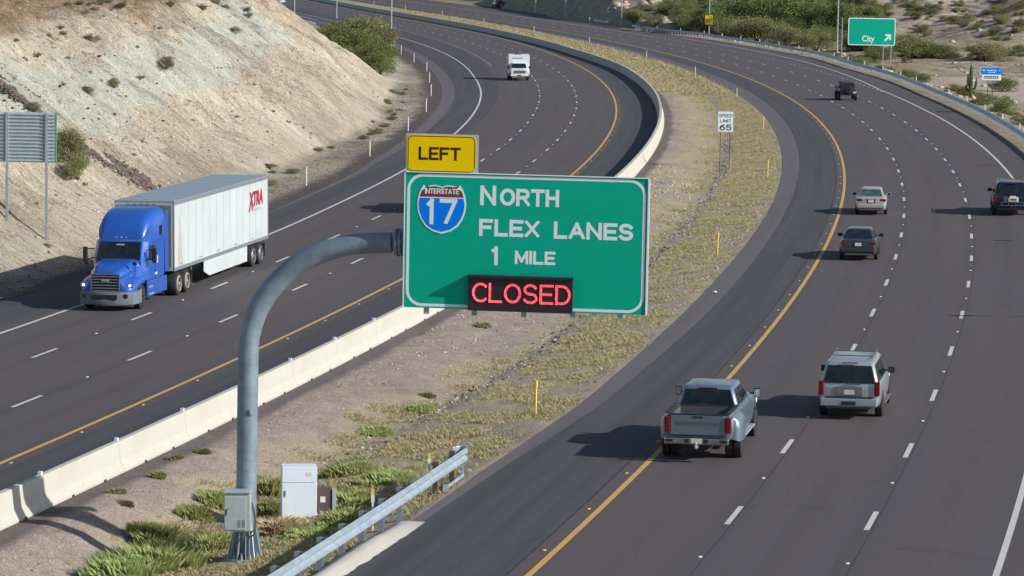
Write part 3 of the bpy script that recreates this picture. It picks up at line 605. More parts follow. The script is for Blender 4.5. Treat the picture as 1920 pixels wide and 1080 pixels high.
# ================================================================ THE BIG OVERHEAD SIGN
YAW = R(-7.5); pb = onground(460, 1050); pole = empty('sign_gantry', pb, 0, 'curved galvanised pole arching from the median to carry the big green sign', 'sign pole')
pole.rotation_euler = (0, LEAN, 0)
def lp(px, py):      # pixel -> pole-local point in the plane of the arm
    Y = pb.y
    for _ in range(6): w = at_depth(px, py, Y); Y = pb.y + (w.x - pb.x) * math.tan(YAW)
    return Matrix.Rotation(-LEAN, 3, 'Y') @ (w - pb)
base_z = 1.0
arm = [lp(465.5 + 232 * (1 - math.cos(R(7.5 * k))), 660 - 204.5 * math.sin(R(7.5 * k))) for k in range(13)] + [lp(735, 454.8)]
sx0 = arm[0].x
b = MB(); b.tube([(sx0 * .3, 0, base_z - .2), (sx0 * .6, sx0*.6*math.tan(YAW), arm[0].z * .5), arm[0]] + arm[1:], [.262] * 2 + [.265] * 14, 28); b.build('curved_pole', MAT['galv_pole'], pole, smooth=50)
b = MB(); b.lathe((0, 0, 0), [(.49, .0), (.49, .07), (.46, .075), (.30, .075)], n=28); b.lathe((0, 0, 0), [(.56, -.5), (.56, .0)], n=28, m=1); b.build('base_plate', [MAT['galv'], MAT['concrete']], pole, smooth=40)
b = MB()
for k in range(12):
    a = 2 * math.pi * k / 12 + .1; c_, s_ = math.cos(a), math.sin(a); t = .012
    pts = [(.24, .08), (.45, .08), (.45, .12), (.27, base_z), (.24, base_z)]
    b.slab([(c_ * r_ - s_ * t, s_ * r_ + c_ * t, z) for r_, z in pts], .024)
    a += .26; b.lathe((math.cos(a) * .41, math.sin(a) * .41, .075), [(.035, 0), (.035, .09), (.018, .09), (.018, .16)], n=8, m=1)
b.lathe((0, 0, .07), [(.2, 0), (.2, base_z + .1)], n=20, m=2); b.build('stiffener', [MAT['galv'], MAT['galv'], MAT['galv_pole']], pole)
for r_, z in ((.27, lp(464, 720).z),):
    b = MB(); b.lathe((lp(464, 720).x, 0, z), [(r_, -.012), (r_, .012)], n=28); b.build('weld_band', MAT['galv'], pole)
f1 = lp(745, 454.4); b = MB(); d_ = (arm[-1] - arm[-2]).normalized(); b.lathe(f1, [(.36, -.03), (.36, .03)], d_, 24); b.lathe(f1 + d_ * .09, [(.36, -.03), (.36, .03)], d_, 24)
for k in range(12): a = k * math.pi / 6; u_ = Vector((0, 0, 1)); w_ = d_.cross(u_).normalized(); u_ = w_.cross(d_); b.lathe(f1 + (u_ * math.cos(a) + w_ * math.sin(a)) * .315 - d_ * .06, [(.025, 0), (.025, .2)], d_, 6)
b.build('flange', MAT['galv_pole'], pole, smooth=40)
b = MB(); b.tube([f1 + d_ * .1, f1 + d_ * 5.9], [.26, .2], 20); b.build('arm_tube', MAT['galv_pole'], pole, smooth=40)
b = MB(); b.box((.0, 0, 0), (.16, .01, .14)); q = lp(476, 768); b.build('tag_plate', MAT['sign_back'], pole, loc=(q.x, q.y - .28, q.z))
# sign assembly: local X along the panel, -Y faces the traffic
sgY = pb.y - 1.02; w0_ = at_depth(757, 575, sgY); sign = empty('highway_sign', w0_, 0, 'big green overhead sign for the north flex lanes with a yellow left tab', 'highway sign')
sign.rotation_euler = (0, LEAN, YAW); bpy.context.view_layer.update()
MS = sign.rotation_euler.to_matrix()
def su(px, py, yoff=0.):      # pixel -> (x,z) on the sign plane
    d = ray(px, py); n = MS @ Vector((0, 1, 0)); o_ = Vector(w0_) + n * yoff; t = (o_ - Vector((0, 0, HC))).dot(n) / d.dot(n); l = MS.inverted() @ (Vector((0, 0, HC)) + d * t - Vector(w0_)); return l.x, l.z
x1, z1 = su(1216, 335); x2, z2 = su(1209, 592); x3, z3 = su(759, 323); SW = (x1 + x2) / 2; z_b = (0 + z2) / 2; z_t = (z1 + z3) / 2
b = MB(); b.box(((SW) / 2, .02, (z_b + z_t) / 2), (SW, .03, z_t - z_b)); b.build('green_panel', MAT['sign_green'], sign)
seam = MB()
for k in range(1, 11): seam.box((SW / 2, .0042, z_b + (z_t - z_b) * k / 11), (SW - .02, .001, .008))
seam.build('panel_seam', simple('seam green', (.001, .36, .265), .6, spec=.15), sign)
b = MB(); border(b, rrect(.045, SW - .045, z_b + .04, z_t - .03, .40), rrect(.115, SW - .115, z_b + .11, z_t - .10, .33), .0022, .0048); b.build('white_border', MAT['sign_white'], sign)
b = MB(); b.box((SW / 2, .0, z_t + .012), (SW, .05, .022)); b.box((-.02, .01, (z_b + z_t) / 2), (.02, .05, z_t - z_b)); b.box((SW + .025, .01, (z_b + z_t) / 2), (.045, .06, z_t - z_b)); b.build('edge_trim', MAT['sign_white'], sign)
def T(name, txt, pl, pr_, pt, pb_, material, bold=.06, y=.0030):
    xa, za = su(*pl); xb, zb = su(*pr_); xm, zt_ = su(*pt); _, zb_ = su(*pb_)
    return stroke_text(name, txt, sign, xa, xb, zb_, zt_, y, material, bold)
WM = MAT['sign_white']
T('legend_text', 'N', (900, 384), (930, 384), (913, 348), (913, 385), WM, .094); T('legend_text', 'ORTH', (937, 388), (1048, 388), (990, 354.5), (990, 387), WM, .088)
T('legend_text', 'FLEX', (898, 442), (1011, 442), (955, 412), (955, 444), WM, .088); T('legend_text', 'LANES', (1038, 449), (1187, 449), (1110, 417.5), (1110, 449.5), WM, .088)
T('legend_text', '1', (921, 495), (933, 495), (927, 462), (927, 497), WM, .088); T('legend_text', 'MILE', (965, 493), (1041, 493), (1003, 471), (1003, 496), WM, .070)
# shield
sh = empty('shield', (0, 0, 0)); sh.parent = sign
cx, _ = su(828, 390); _, zt_ = su(828, 347); _, zb_ = su(828, 438); xl, _ = su(783, 380); xr, _ = su(875, 380)
half = [(0, .955), (.12, .985), (.30, 1.0), (.50, .985), (.66, .955), (.74, 1.0), (.86, .90), (.95, .78), (1.0, .62), (.97, .46), (.86, .30), (.66, .15), (.38, .05), (0, -.005)]
sp2 = [(cx + a * (xr - xl) / 2, zb_ + c * (zt_ - zb_)) for a, c in half] + [(cx - a * (xr - xl) / 2, zb_ + c * (zt_ - zb_)) for a, c in reversed(half[1:-1])]
sc_ = lambda k, pts: [(cx + (x - cx) * k, (zb_ + zt_) / 2 + .01 + (z - (zb_ + zt_) / 2) * k) for x, z in pts]
b = MB(); plate(b, sp2, -.004, .0045); b.build('shield_rim', WM, sh); ins = sc_(.935, sp2); zc = zb_ + (zt_ - zb_) * .745
b = MB(); plate(b, [p for p in ins if p[1] < zc - .012] if False else [(x, min(z, zc - .018)) for x, z in ins if z < zc + .2 and z < zt_ - .24], -.0075, -.0042); b.build('blue_field', MAT['sign_blue'], sh)
top = [(x, z) for x, z in ins if z > zc]; wL = min(x for x, z in top); wR = max(x for x, z in top)
b = MB(); k_ = [p for p in top if p[0] >= cx]; k2 = [p for p in top if p[0] < cx]; plate(b, [(wR + .02, zc + .012)] + sorted([p for p in k_ if p[1] > zc + .02], key=lambda p: math.atan2(p[1] - zc, p[0] - cx)) + sorted([p for p in k2 if p[1] > zc + .02], key=lambda p: math.atan2(p[1] - zc, p[0] - cx)) + [(wL - .02, zc + .012)], -.0075, -.0042); b.build('red_field', MAT['sign_red'], sh)
def TS(txt, pl, pr_, zt2, zb2, bold):
    xa, _ = su(*pl); xb, _ = su(*pr_); _, a = su(828, zt2); _, c = su(828, zb2); o = stroke_text('shield_text', txt, sh, xa, xb, c, a, -.0085, WM, bold, .26)
TS('INTERSTATE', (797, 360), (861, 360), 353.5, 363.5, .024); TS('1', (800, 400), (813, 400), 372.5, 421, .10); TS('7', (824, 400), (857, 400), 372.5, 420, .10)
# yellow tab
xa, za = su(760, 323); xb, zb = su(893, 323); _, zc_ = su(826, 253.5); xc, _ = su(896.5, 300)
b = MB(); b.box(((xa + xc) / 2 - .0, .02, (z_t + .02 + zc_) / 2 + .01), (xc - xa, .03, zc_ - z_t - .02 + .04)); tab = b.build('tab_backing', MAT['sign_back'], sign)
b = MB(); plate(b, rrect(xa + .03, xb - .01, z_t + .03, zc_, .16), -.003, .004); b.build('yellow_panel', MAT['sign_yellow'], tab)
b = MB(); border(b, rrect(xa + .055, xb - .035, z_t + .05, zc_ - .025, .13), rrect(xa + .075, xb - .055, z_t + .03, zc_ - .045, .11), -.005, -.0035); b.build('tab_border', MAT['legend_dark'], tab)
xl_, _ = su(785, 300); xr_, _ = su(864, 300); _, a = su(825, 276); _, c = su(825, 300.5); stroke_text('tab_text', 'LEFT', tab, xl_, xr_, c, a, -.006, MAT['legend_dark'], .062)
# changeable message box
xa, za = su(881, 514); xb, zb = su(1077, 519); _, zd = su(975, 584); ledz1 = su(978, 517)[1]
led = empty('message_box', (0, 0, 0)); led.parent = sign; y0 = -.15
b = MB(); b.box(((xa + xb) / 2 - .02, y0 / 2, (ledz1 + zd) / 2), (xb - xa, -y0 - .01, ledz1 - zd)); b.build('box_housing', MAT['led_panel'], led, bevel=.01)
b = MB(); b.box(((xa + xb) / 2 - .02, y0 - .04, ledz1 - .03), (xb - xa + .03, .10, .05)); b.build('hood', MAT['blackmetal'], led)
ly = y0 - .012
def su2(px, py): return su(px, py, ly)
xq, _ = su2(885, 550); xr2, _ = su2(1070, 550); _, a = su2(978, 532.5); _, c = su2(978, 569.5)
o = stroke_text('led_text', 'CLOSED', led, xq, xr2, c, a, ly + .004, MAT['led_red'], .062, .24)
# individual diodes in front of the strokes: pale dots along a grid that falls inside the letters
from mathutils.bvhtree import BVHTree
bv = BVHTree.FromPolygons([tuple(x.co) for x in o.data.vertices], [tuple(p.vertices) for p in o.data.polygons]); dots = MB(); st = .026
for i in range(int((xr2 - xq) / st)):
    for j in range(int((a - c) / st)):
        X, Zz = xq + (i + .5) * st, c + (j + .5) * st
        if bv.ray_cast(Vector((X, ly - 1, Zz)), Vector((0, 1, 0)))[0] is not None and random.random() < (.6 if i * st < .95 else .28):
            dots.box((X, ly - .001, Zz), (.014, .004, .014))
dots.build('led_dots', MAT['led_pale'], led)['kind'] = 'stuff'
b = MB()
for px_ in (798, 888, 981, 1073, 1162):
    xm = su(px_, 590)[0]; b.box((xm, .16, (z_b + z_t) / 2 - .12), (.10, .12, z_t - z_b + .02))
b.build('mounting_bracket', MAT['sign_back'], sign)
b = MB()
for px_ in (798, 888, 981, 1073, 1162): xm = su(px_, 590)[0]; b.box((xm, .12, z_b - .085), (.12, .14, .15))
b.build('bracket_foot', MAT['galv'], sign)
# ================================================================ CABINETS
q = at(449, 1000, .35); cb = empty('pole_cabinet', Vector((pb.x - .14, pb.y - .52, pb.z + .86)), 0, 'grey green steel control cabinet strapped to the foot of the curved pole', 'cabinet')
b = MB(); b.box((0, 0, .50), (.66, .40, 1.0)); b.build('cabinet_body', MAT['cabinet'], cb, bevel=.012)
b = MB(); b.box((-.05, -.21, .47), (.54, .02, .86)); b.build('door', MAT['cabinet'], cb, bevel=.006)
b = MB(); b.box((0, -.02, 1.01), (.70, .46, .05)); b.build('cabinet_roof', MAT['cabinet'], cb, bevel=.01)
b = MB(); b.box((-.27, -.24, .5), (.02, .03, .16)); b.tube([(-.27, -.26, .55), (-.2, -.27, .62)], .008, 5); b.build('latch', MAT['dark'], cb)
b = MB()
for i in range(2):
    for j in range(6): b.box((.05 + i * .11, -.222, .12 + j * .033), (.07, .01, .014))
b.build('louvre', MAT['plastic'], cb)
b = MB(); b.tube([(.36, .05, .7), (.43, 0, .45), (.46, .0, .15), (.42, .0, -.1), (.3, .05, -.2), (.22, .2, -.1)], .022, 6); b.tube([(.36, .12, .6), (.41, .1, .3), (.40, .1, 0), (.3, .15, -.12)], .018, 6); b.build('conduit', MAT['plastic'], cb)
def gnd(px, py, z0=-.5):
    return onground(px, py)
g0 = gnd(558, 972); wc = empty('equipment_cabinet', g0, 0, 'tall plain white equipment cabinet standing in the median grass', 'cabinet'); wc.rotation_euler = (0, LEAN, R(8))
b = MB(); b.box((.02, 0, .72), (.96, .62, 1.52)); b.build('cabinet_body', MAT['white_cab'], wc, bevel=.01)
b = MB(); b.box((0, -.316, 1.06), (.86, .012, .008)); b.build('door_seam', MAT['sign_back'], wc); b = MB(); b.box((-.36, -.325, .75), (.03, .03, .16)); b.build('handle', MAT['galv'], wc); b = MB(); b.box((.28, -.314, 1.28), (.16, .006, .10)); b.build('notice', MAT['plate'], wc); b = MB(); b.box((0, .0, -.02), (1.0, .8, .08)); b.build('footing', MAT['concrete'], wc)
g1 = gnd(610, 966); mc = empty('meter_pedestal', g1 + Vector((.0, .25, 0)), 0, 'small grey meter pedestal partly hidden behind the tall white cabinet', 'cabinet'); mc.rotation_euler = (0, LEAN, R(8))
b = MB(); b.box((-.06, 0, .37), (.40, .3, .74)); b.build('meter_box', simple('brown grey panel', (.09, .07, .075), .6), mc, bevel=.01)
b = MB(); b.box((.21, -.02, .38), (.11, .34, .62)); b.build('side_box', MAT['cabinet'], mc, bevel=.01); b = MB(); b.box((-.1, -.155, .42), (.14, .01, .16)); b.build('notice', MAT['plate'], mc)
b = MB(); b.box((0, -.05, -.02), (.7, .6, .06)); b.build('footing', MAT['concrete'], mc)

# ================================================================ SMALL SIGNS AND POSTS
def post_sign(name, cat, label, px0, px1, ptop, pbot, feet, pw=.07, pmat=None, loc=None, face=0.):
    """panel corners in pixels, at the depth of its feet"""
    g = [onground(*f) if loc is None else at(f[0], f[1], loc) for f in feet]; c = sum(g, Vector()) / len(g)
    root = empty(name, c, 0, label, cat); root.rotation_euler = (0, LEAN, face); Y = c.y; a, b_ = at_depth(px0, pbot, Y), at_depth(px1, ptop, Y)
    W, H_ = b_.x - a.x, b_.z - a.z; x0 = a.x - c.x - LEAN * (a.z - c.z); z0 = a.z - c.z
    for gg in g:
        p = MB(); p.box((gg.x - c.x, .05, (gg.z - c.z + z0 + H_) / 2 - .15), (pw, pw, z0 + H_ - (gg.z - c.z) + .25)); p.build('post', pmat or MAT['galv'], root)
    return root, x0, z0, W, H_
rt, x0, z0, W, H_ = post_sign('speed_limit_sign', 'road sign', 'white speed limit 65 sign on two thin posts in the grassy median', 1344.5, 1376, 208, 248, [(1348, 322), (1368, 322)], .05, MAT['plastic'])
b = MB(); plate(b, rrect(x0, x0 + W, z0, z0 + H_, .05), -.01, .01); p_ = b.build('panel', MAT['sign_white'], rt)
b = MB(); border(b, rrect(x0 + .02, x0 + W - .02, z0 + .02, z0 + H_ - .02, .05), rrect(x0 + .045, x0 + W - .045, z0 + .045, z0 + H_ - .045, .04), -.014, -.0105); b.build('border_line', MAT['black_legend'], p_)
for tx, a, c, l, r in (('SPEED', .70, .86, .10, .90), ('LIMIT', .46, .61, .16, .84), ('65', .09, .37, .14, .86)): stroke_text('legend_text', tx, p_, x0 + W * l, x0 + W * r, z0 + H_ * a, z0 + H_ * c, -.016, MAT['black_legend'], .032 if tx != '65' else .075)
# back of the large sign on the left
rt, x0, z0, W, H_ = post_sign('guide_sign', 'road sign', 'back of a large ribbed metal road sign on two steel posts beside the pale slope', -26, 103, 211, 304, [(11, 413), (88, 449)], .13, MAT['galv'])
b = MB(); b.box((x0 + W / 2, .12, z0 + H_ / 2), (W, .02, H_)); p_ = b.build('panel', MAT['sign_back'], rt)
b = MB()
for k in range(14): b.box((x0 + W / 2, .075, z0 + H_ * (k + .5) / 14), (W - .06, .07, .045))
b.build('stiffening_rib', MAT['sign_back'], p_); b = MB(); b.box((x0 + W + .02, .11, z0 + H_ / 2), (.05, .06, H_ + .04)); b.build('edge_trim', simple('green edged trim', (.16, .34, .30), .5), p_)
# exit guide sign at the upper right
rt, x0, z0, W, H_ = post_sign('exit_sign', 'road sign', 'green guide sign reading City with an arrow, on three posts beyond the right guardrail', 1589.5, 1679, 34, 85, [(1601, 117), (1637, 122), (1663, 131)], .13, MAT['galv'])
b = MB(); plate(b, rrect(x0, x0 + W, z0, z0 + H_, .3), -.02, .02); p_ = b.build('panel', MAT['sign_white'], rt); b = MB(); plate(b, rrect(x0 + .12, x0 + W - .12, z0 + .12, z0 + H_ - .12, .24), -.026, -.0205); b.build('green_field', MAT['sign_green'], p_)
put_text('legend_text', 'City', p_, x0 + W * .30, x0 + W * .56, z0 + H_ * .07, z0 + H_ * .36, -.03, MAT['sign_white'], .02)
b = MB(); cx_, cz_ = x0 + W * .84, z0 + H_ * .34; plate(b, [(cx_ - .5, cz_ - .55), (cx_ - .32, cz_ - .72), (cx_ + .22, cz_ - .16), (cx_ + .22, cz_ - .5), (cx_ + .45, cz_ - .5), (cx_ + .45, cz_ + .3), (cx_ - .35, cz_ + .3), (cx_ - .35, cz_ + .06), (cx_ + .02, cz_ + .06)][::-1], -.032, -.0265); b.build('arrow', MAT['sign_white'], p_)
# blue and white sign
rt, x0, z0, W, H_ = post_sign('blue_sign', 'road sign', 'small blue over white roadside sign on two thin posts right of the cactus', 1840.5, 1877.5, 128, 150.5, [(1843.5, 206), (1867, 211)], .07, MAT['plastic'], -2.6)
b = MB(); plate(b, rrect(x0, x0 + W, z0 + H_ * .5, z0 + H_, .03), -.02, .02); p_ = b.build('upper_panel', MAT['sign_blue'], rt); b = MB(); plate(b, rrect(x0 - .02, x0 + W + .02, z0 - .02, z0 + H_ + .02, .03), .021, .04); b.build('backing', MAT['legend_dark'], rt)
b = MB()
for k in range(3): b.box((x0 + W * (.33 + .17 * k), -.023, z0 + H_ * .82), (W * .12, .004, .10)); b.box((x0 + W * (.38 + .13 * k), -.023, z0 + H_ * .66), (W * .09, .004, .08))
b.box((x0 + W * .10, -.023, z0 + H_ * .82), (W * .09, .004, .14)); b.box((x0 + W * .92, -.023, z0 + H_ * .84), (W * .06, .004, .10)); b.build('small_print', MAT['sign_white'], p_)
b = MB(); plate(b, rrect(x0, x0 + W, z0, z0 + H_ * .48, .03), -.02, .02); p_ = b.build('lower_panel', MAT['sign_white'], rt); b = MB(); plate(b, rrect(x0 + W * .10, x0 + W * .85, z0 + H_ * .14, z0 + H_ * .36, .08), -.024, -.0205); 
b.build('print_block', simple('slate print', (.05, .11, .15), .5), p_); b = MB()
for k in range(7): b.box((x0 + W * (.16 + .10 * k), -.027, z0 + H_ * .25), (W * .05, .003, .12))
b.build('print_letters', MAT['sign_white'], p_)

def light_pole(px, py, label, sg=1, h=11.5, zc=None, dark=False):
    g = onground(px, py) if zc is None else at(px, py, zc); root = empty('street_light', g, 0, label, 'street light', 'street lights along the roads'); root.rotation_euler = (0, LEAN, 0)
    b = MB(); b.tube([(0, 0, -.3), (0, 0, h)], [.13, .075], 10); b.build('pole', MAT['rail'] if not dark else MAT['wood'], root, smooth=50); b = MB(); b.lathe((0, 0, 0), [(.22, -.1), (.22, .25), (.15, .3)], n=10); b.build('base', MAT['galv'], root)
    b = MB(); b.tube([(0, 0, h - .1), (sg * 1.2, 0, h + .35), (sg * 2.6, 0, h + .5)], [.05, .045, .04], 6); a_ = b.build('mast_arm', MAT['rail'], root); b = MB(); b.box((sg * 2.9, 0, h + .5), (.7, .28, .12)); b.build('luminaire', MAT['galv'], a_, bevel=.03)
    return root
for px_, py_, lb, sg in ((733, 89, 'street light pole right of the dark trees, left roadside', 1), (631, 34, 'street light pole above the top of the dark trees', 1), (552, 34, 'street light pole by the crest of the pale slope', 1),
    (1004, 26, 'leftmost of the street light poles before the shaded bank', -1), (1060, 34, 'middle street light pole, in front of the shaded bank', -1), (1165, 45, 'street light pole where the rocky bank starts', -1), (1569, 106, 'street light pole left of the green City sign', -1)):
    light_pole(px_, py_, lb, sg, zc=0. if px_ < 700 else None)
b = light_pole(1329, 67, 'street light pole carrying the small yellow 50 sign', -1)
w = MB(); w.tube([(0, 0, -.3), (0, 0, 7)], .11, 8); g = at(535, 31, 0); o = w.build('wood_pole', MAT['wood'], None, loc=g); tag(o, 'dark wooden pole at the crest of the pale slope, left of a light pole', 'pole')
g = b.location; a, c = at_depth(1322, 45.5, g.y - .3), at_depth(1336.5, 28, g.y - .3); ys = empty('advisory_sign', (a.x, a.y, a.z), 0, 'small yellow 50 warning plate fixed to a street light pole', 'road sign'); W, H_ = c.x - a.x, c.z - a.z
k = MB(); plate(k, rrect(0, W, 0, H_, .1), -.02, .02); p_ = k.build('panel', simple('bright yellow', (.85, .62, .01), .5), ys); k = MB(); plate(k, rrect(-.09, W + .09, -.09, H_ + .09, .1), .021, .04); k.build('backing', MAT['black_legend'], ys)
stroke_text('legend_text', '50', p_, W * .2, W * .8, H_ * .2, H_ * .55, -.03, simple('orange legend', (.55, .16, .01), .5), .13)
# light poles standing right of the frame whose shadows reach the road
for tx, ty, h, lb in ((1808, 593, 10, 'street light out of frame casting the near shadow across the right lanes'), (1880, 451.5, 9.5, 'street light out of frame casting the middle shadow'), (1850, 310, 9.5, 'street light out of frame casting the far thin shadow')):
    t = at(tx, ty) + Vector((3., 0, 0)); L = h / math.tan(SUN_EL); g = Vector((t.x + SH.x * L, t.y + SH.y * L, 0)); r = light_pole(0, 0, lb, -1, h=h, zc=-1.) if False else None
    root = empty('street_light', g, 0, lb, 'street light', 'street lights along the roads'); k = MB(); k.tube([(0, 0, -3), (0, 0, h)], [.13, .08], 8); k.build('pole', MAT['galv'], root, smooth=50)
    k = MB(); k.tube([(0, 0, h - .1), (-2.2, 0, h + .3)], .05, 6); k.box((-2.5, 0, h + .3), (.8, .35, .12)); k.build('mast_arm', MAT['galv'], root)

def delineator(px, yt, yb, material, w, label, group, z=None, bulb=False):
    g = onground(px, yb) if z is None else at(px, yb, z); h = max(.7, (yb - yt) * g.y / FPX); b = MB()
    b.tube([(0, 0, -.15), (0, 0, h - .25 if bulb else h)], w / 2, 8)
    if bulb: b.tube([(0, 0, h - .27), (0, 0, h - .22), (0, 0, h)], [w / 2, w * .8, w * .8], 8)
    o = b.build('delineator_post', material, None, smooth=50, loc=g); o.rotation_euler = (0, LEAN, 0); tag(o, label, 'delineator', group); return o
G1 = 'delineator posts along the grassy median'
for px_, a, c, lb in ((1004, 712, 776, 'yellow delineator post in the grass above the near guardrail'), (1345, 436, 480, 'yellow delineator post beside the margin, level with the dark sedan'), (1439, 300, 333, 'yellow delineator post just right of the speed limit sign'), (1431, 218, 243, 'yellow delineator post above right of the speed limit sign')):
    delineator(px_, a, c, MAT['yellow_post'], .075, lb, G1, bulb=True)
for i, (px_, a, c) in enumerate(((1381, 165, 182), (1303, 125, 143), (1212, 95, 109), (1105, 70, 83), (1001, 49, 61), (907, 33, 44), (829, 20, 29), (760, 9, 19), (701, 2, 10))):
    delineator(px_, a, c, MAT['post_tan'], .13, 'tan delineator post in the far median, %s up the road past the yellow ones' % WORD[i], G1)
G2 = 'white delineator posts beside the southbound shoulder'
for i, (px_, a, c) in enumerate(((574, 312, 348), (693, 263, 293), (765, 219, 246), (799, 185, 210), (808, 158, 180), (805, 136, 155), (800, 116, 134), (776, 100, 117), (752, 85, 102), (738, 68, 86))):
    delineator(px_, a, c, MAT['post_white'] if i < 9 else MAT['galv'], .11 if i < 9 else .25, 'white delineator post left of the southbound lanes, %s counting up from the trailer' % WORD[i], G2)
for i, (px_, a, c) in enumerate(((942, 7, 14), (954, 10, 16), (977, 12, 20), (1029, 22, 32), (1065, 26, 36), (1105, 32, 44))):
    delineator(px_, a, c, MAT['post_tan'], .2, 'pale roadside marker post in front of the shaded bank, %s from the left' % WORD[i], 'pale posts before the shaded bank')
# small reflectors on top of the long guardrail: parts of it
V0 = [o for o in bpy.data.objects if o.get('label', '').startswith('long guardrail')][0]
for k in range(22):
    q = 150 + k * 15.2; x, y = P(CN, q, rr_(q) - .0 + .3); b = MB(); b.box((0, 0, .95), (.12, .04, .42)); o = b.build('reflector', MAT['post_white'], V0, loc=Vector((float(x), float(y), 0)) - V0.location)
# ================================================================ VEHICLES  (local +Y forward, origin on the ground at mid length)
def apply_bool(o, cutters, mat_inner=None):
    for c in cutters: c.parent = o.parent
    for c in cutters:
        md = o.modifiers.new('cut', 'BOOLEAN'); md.operation = 'DIFFERENCE'; md.object = c; md.solver = 'EXACT'
        try: md.material_mode = 'TRANSFER'
        except Exception: pass
    dg = bpy.context.evaluated_depsgraph_get(); dg.update(); me = bpy.data.meshes.new_from_object(o.evaluated_get(dg)); o.modifiers.clear(); o.data = me
    for c in cutters: bpy.data.objects.remove(c)
    me.polygons.foreach_set('use_smooth', [True] * len(me.polygons)); me.set_sharp_from_angle(angle=R(32))
def half_ring(w, zb, zt, crown=.02, tum=.93):
    h = zt - zb; p = [(0, zb), (w * .80, zb), (w * .95, zb + .05), (w * .985, zb + .28 * h), (w, zb + .55 * h), (w * .985, zb + .78 * h), (w * .965, zt - .045), (w * tum, zt), (w * .5, zt + crown * .8), (0, zt + crown)]
    return p
def full_ring(y, p): return [(x, y, z) for x, z in p] + [(-x, y, z) for x, z in reversed(p[1:-1])]
def wheel(parent, x, y, r, w, side, rim=None, hub=.62, dual=False):
    big = w > .45
    b = MB(); b.lathe((x - side * w / 2, y, r), [(r * .62, 0), (r * .93, .01), (r, w * .12), (r, w * .88), (r * .93, w - .01), (r * .64, w)], (side, 0, 0), 28)
    o = b.build('wheel', MAT['tyre'], parent, smooth=40); xo = x + side * (w / 2 - .025)
    b = MB(); b.lathe((xo - side * (.0 if big else .06), y, r), [(r * (.72 if big else .64), .0), (r * .64, .07), (r * .58, .075), (r * .55, .02), (r * .2, .0), (r * .16, .05), (0.005, .05)], (side, 0, 0), 24)
    for k in range(6):
        a = k * math.pi / 3; c = Vector((xo + side * .0, y + math.cos(a) * r * .36, r + math.sin(a) * r * .36)); b.box(c, (.05, r * .42, r * .13), M=Matrix.Rotation(a, 3, 'X'))
    b.build('rim', rim or MAT['rim'], o, smooth=40); return o
def body(root, st, paint, wheels, r, name='body', inner='dark', cutr=1.16):
    b = MB(); b.loft([full_ring(y, half_ring(w, zb, zt, *(e or ()))) for y, w, zb, zt, *e in st]); o = b.build(name, [paint, MAT['dark']], root); cut = []
    for x, y in wheels:
        c = MB(); c.lathe((x + (.35 if x > 0 else -.35), y, r * 1.02), [(r * cutr, 0), (r * cutr, .68)], (-1 if x > 0 else 1, 0, 0), 24); cut.append(c.build('cutter', MAT['dark']))
    sub = o.modifiers.new('sub', 'SUBSURF'); sub.levels = 1; sub.render_levels = 1
    for e in o.data.polygons: pass
    return o, cut
def gh_ring(yr, yf, w, z, rr=.16, wf=None):
    wf = wf or w; pts = []
    for cx, cy, a in ((w - rr, yr + rr, -90), (wf - rr, yf - rr, 0), (-wf + rr, yf - rr, 90), (-w + rr, yr + rr, 180)):
        for k in range(4): t = R(a + 30 * k); pts.append((cx + rr * math.cos(t), cy + rr * math.sin(t), z))
    return pts
def greenhouse(root, base, top, paint, zb, zt, glass=None, rr=.14, rear=True, sides=((.05, .47), (.53, .95)), front=True, m0=.10, tint=None, rearm=(.09, .12, .1), qb=None):
    """base/top = (y_rear, y_front, halfwidth)"""
    yr, yf, w = base; tr, tf, tw = top; b = MB(); zi = zt - .06
    b.loft([gh_ring(yr, yf, w, zb - .05, rr), gh_ring(yr, yf, w, zb, rr), gh_ring(tr, tf, tw, zi, rr), gh_ring(tr + .04, tf - .05, tw - .05, zt - .02, rr), gh_ring(tr + .14, tf - .16, tw - .15, zt, rr)])
    cab = b.build('roof', paint, root, smooth=35); G = glass or MAT['glass']
    def pt(side, u, v):   # u 0 rear..1 front, v 0 base..1 top ; on a side plane
        yb, yt = yr + rr + (yf - yr - 2 * rr) * u, tr + rr + (tf - tr - 2 * rr) * u
        return Vector((side * (w + (tw - w) * v), yb + (yt - yb) * v, zb + (zi - zb) * v))
    for sd in (-1, 1):
        for u0_, u1_ in sides:
            p = [pt(sd, u0_, .10), pt(sd, u1_, .10), pt(sd, u1_ , .90), pt(sd, u0_, .90)]; n = Vector((sd, 0, .2)) * .008
            p = [q + n for q in p]; p = p if sd > 0 else p[::-1]; MB().slab(p, .006).build('side_window', G, cab)
    def fr(end, v, x):
        ye = yr if end < 0 else yf; te = tr if end < 0 else tf
        return Vector((x * (w - rr * .6 + (tw - w) * v), ye + (te - ye) * v, zb + (zi - zb) * v))
    if rear:
        a, lo, hi = rearm; p = [fr(-1, lo, -1 + a), fr(-1, lo, 1 - a), fr(-1, 1 - hi, 1 - a), fr(-1, 1 - hi, -1 + a)]; n = Vector((0, -.012, .004)); MB().slab([q + n for q in p], .008).build('rear_window', tint or G, cab)
    if front:
        p = [fr(1, .06, 1), fr(1, .06, -1), fr(1, .93, -1), fr(1, .93, 1)]; n = Vector((0, .012, .006)); MB().slab([q + n for q in p], .008).build('windshield', G, cab)
    return cab
def part(root, name, material, boxes, bevel=.015, rz=0):
    b = MB()
    for c, d in boxes: b.box(c, d)
    return b.build(name, material, root, bevel=bevel)
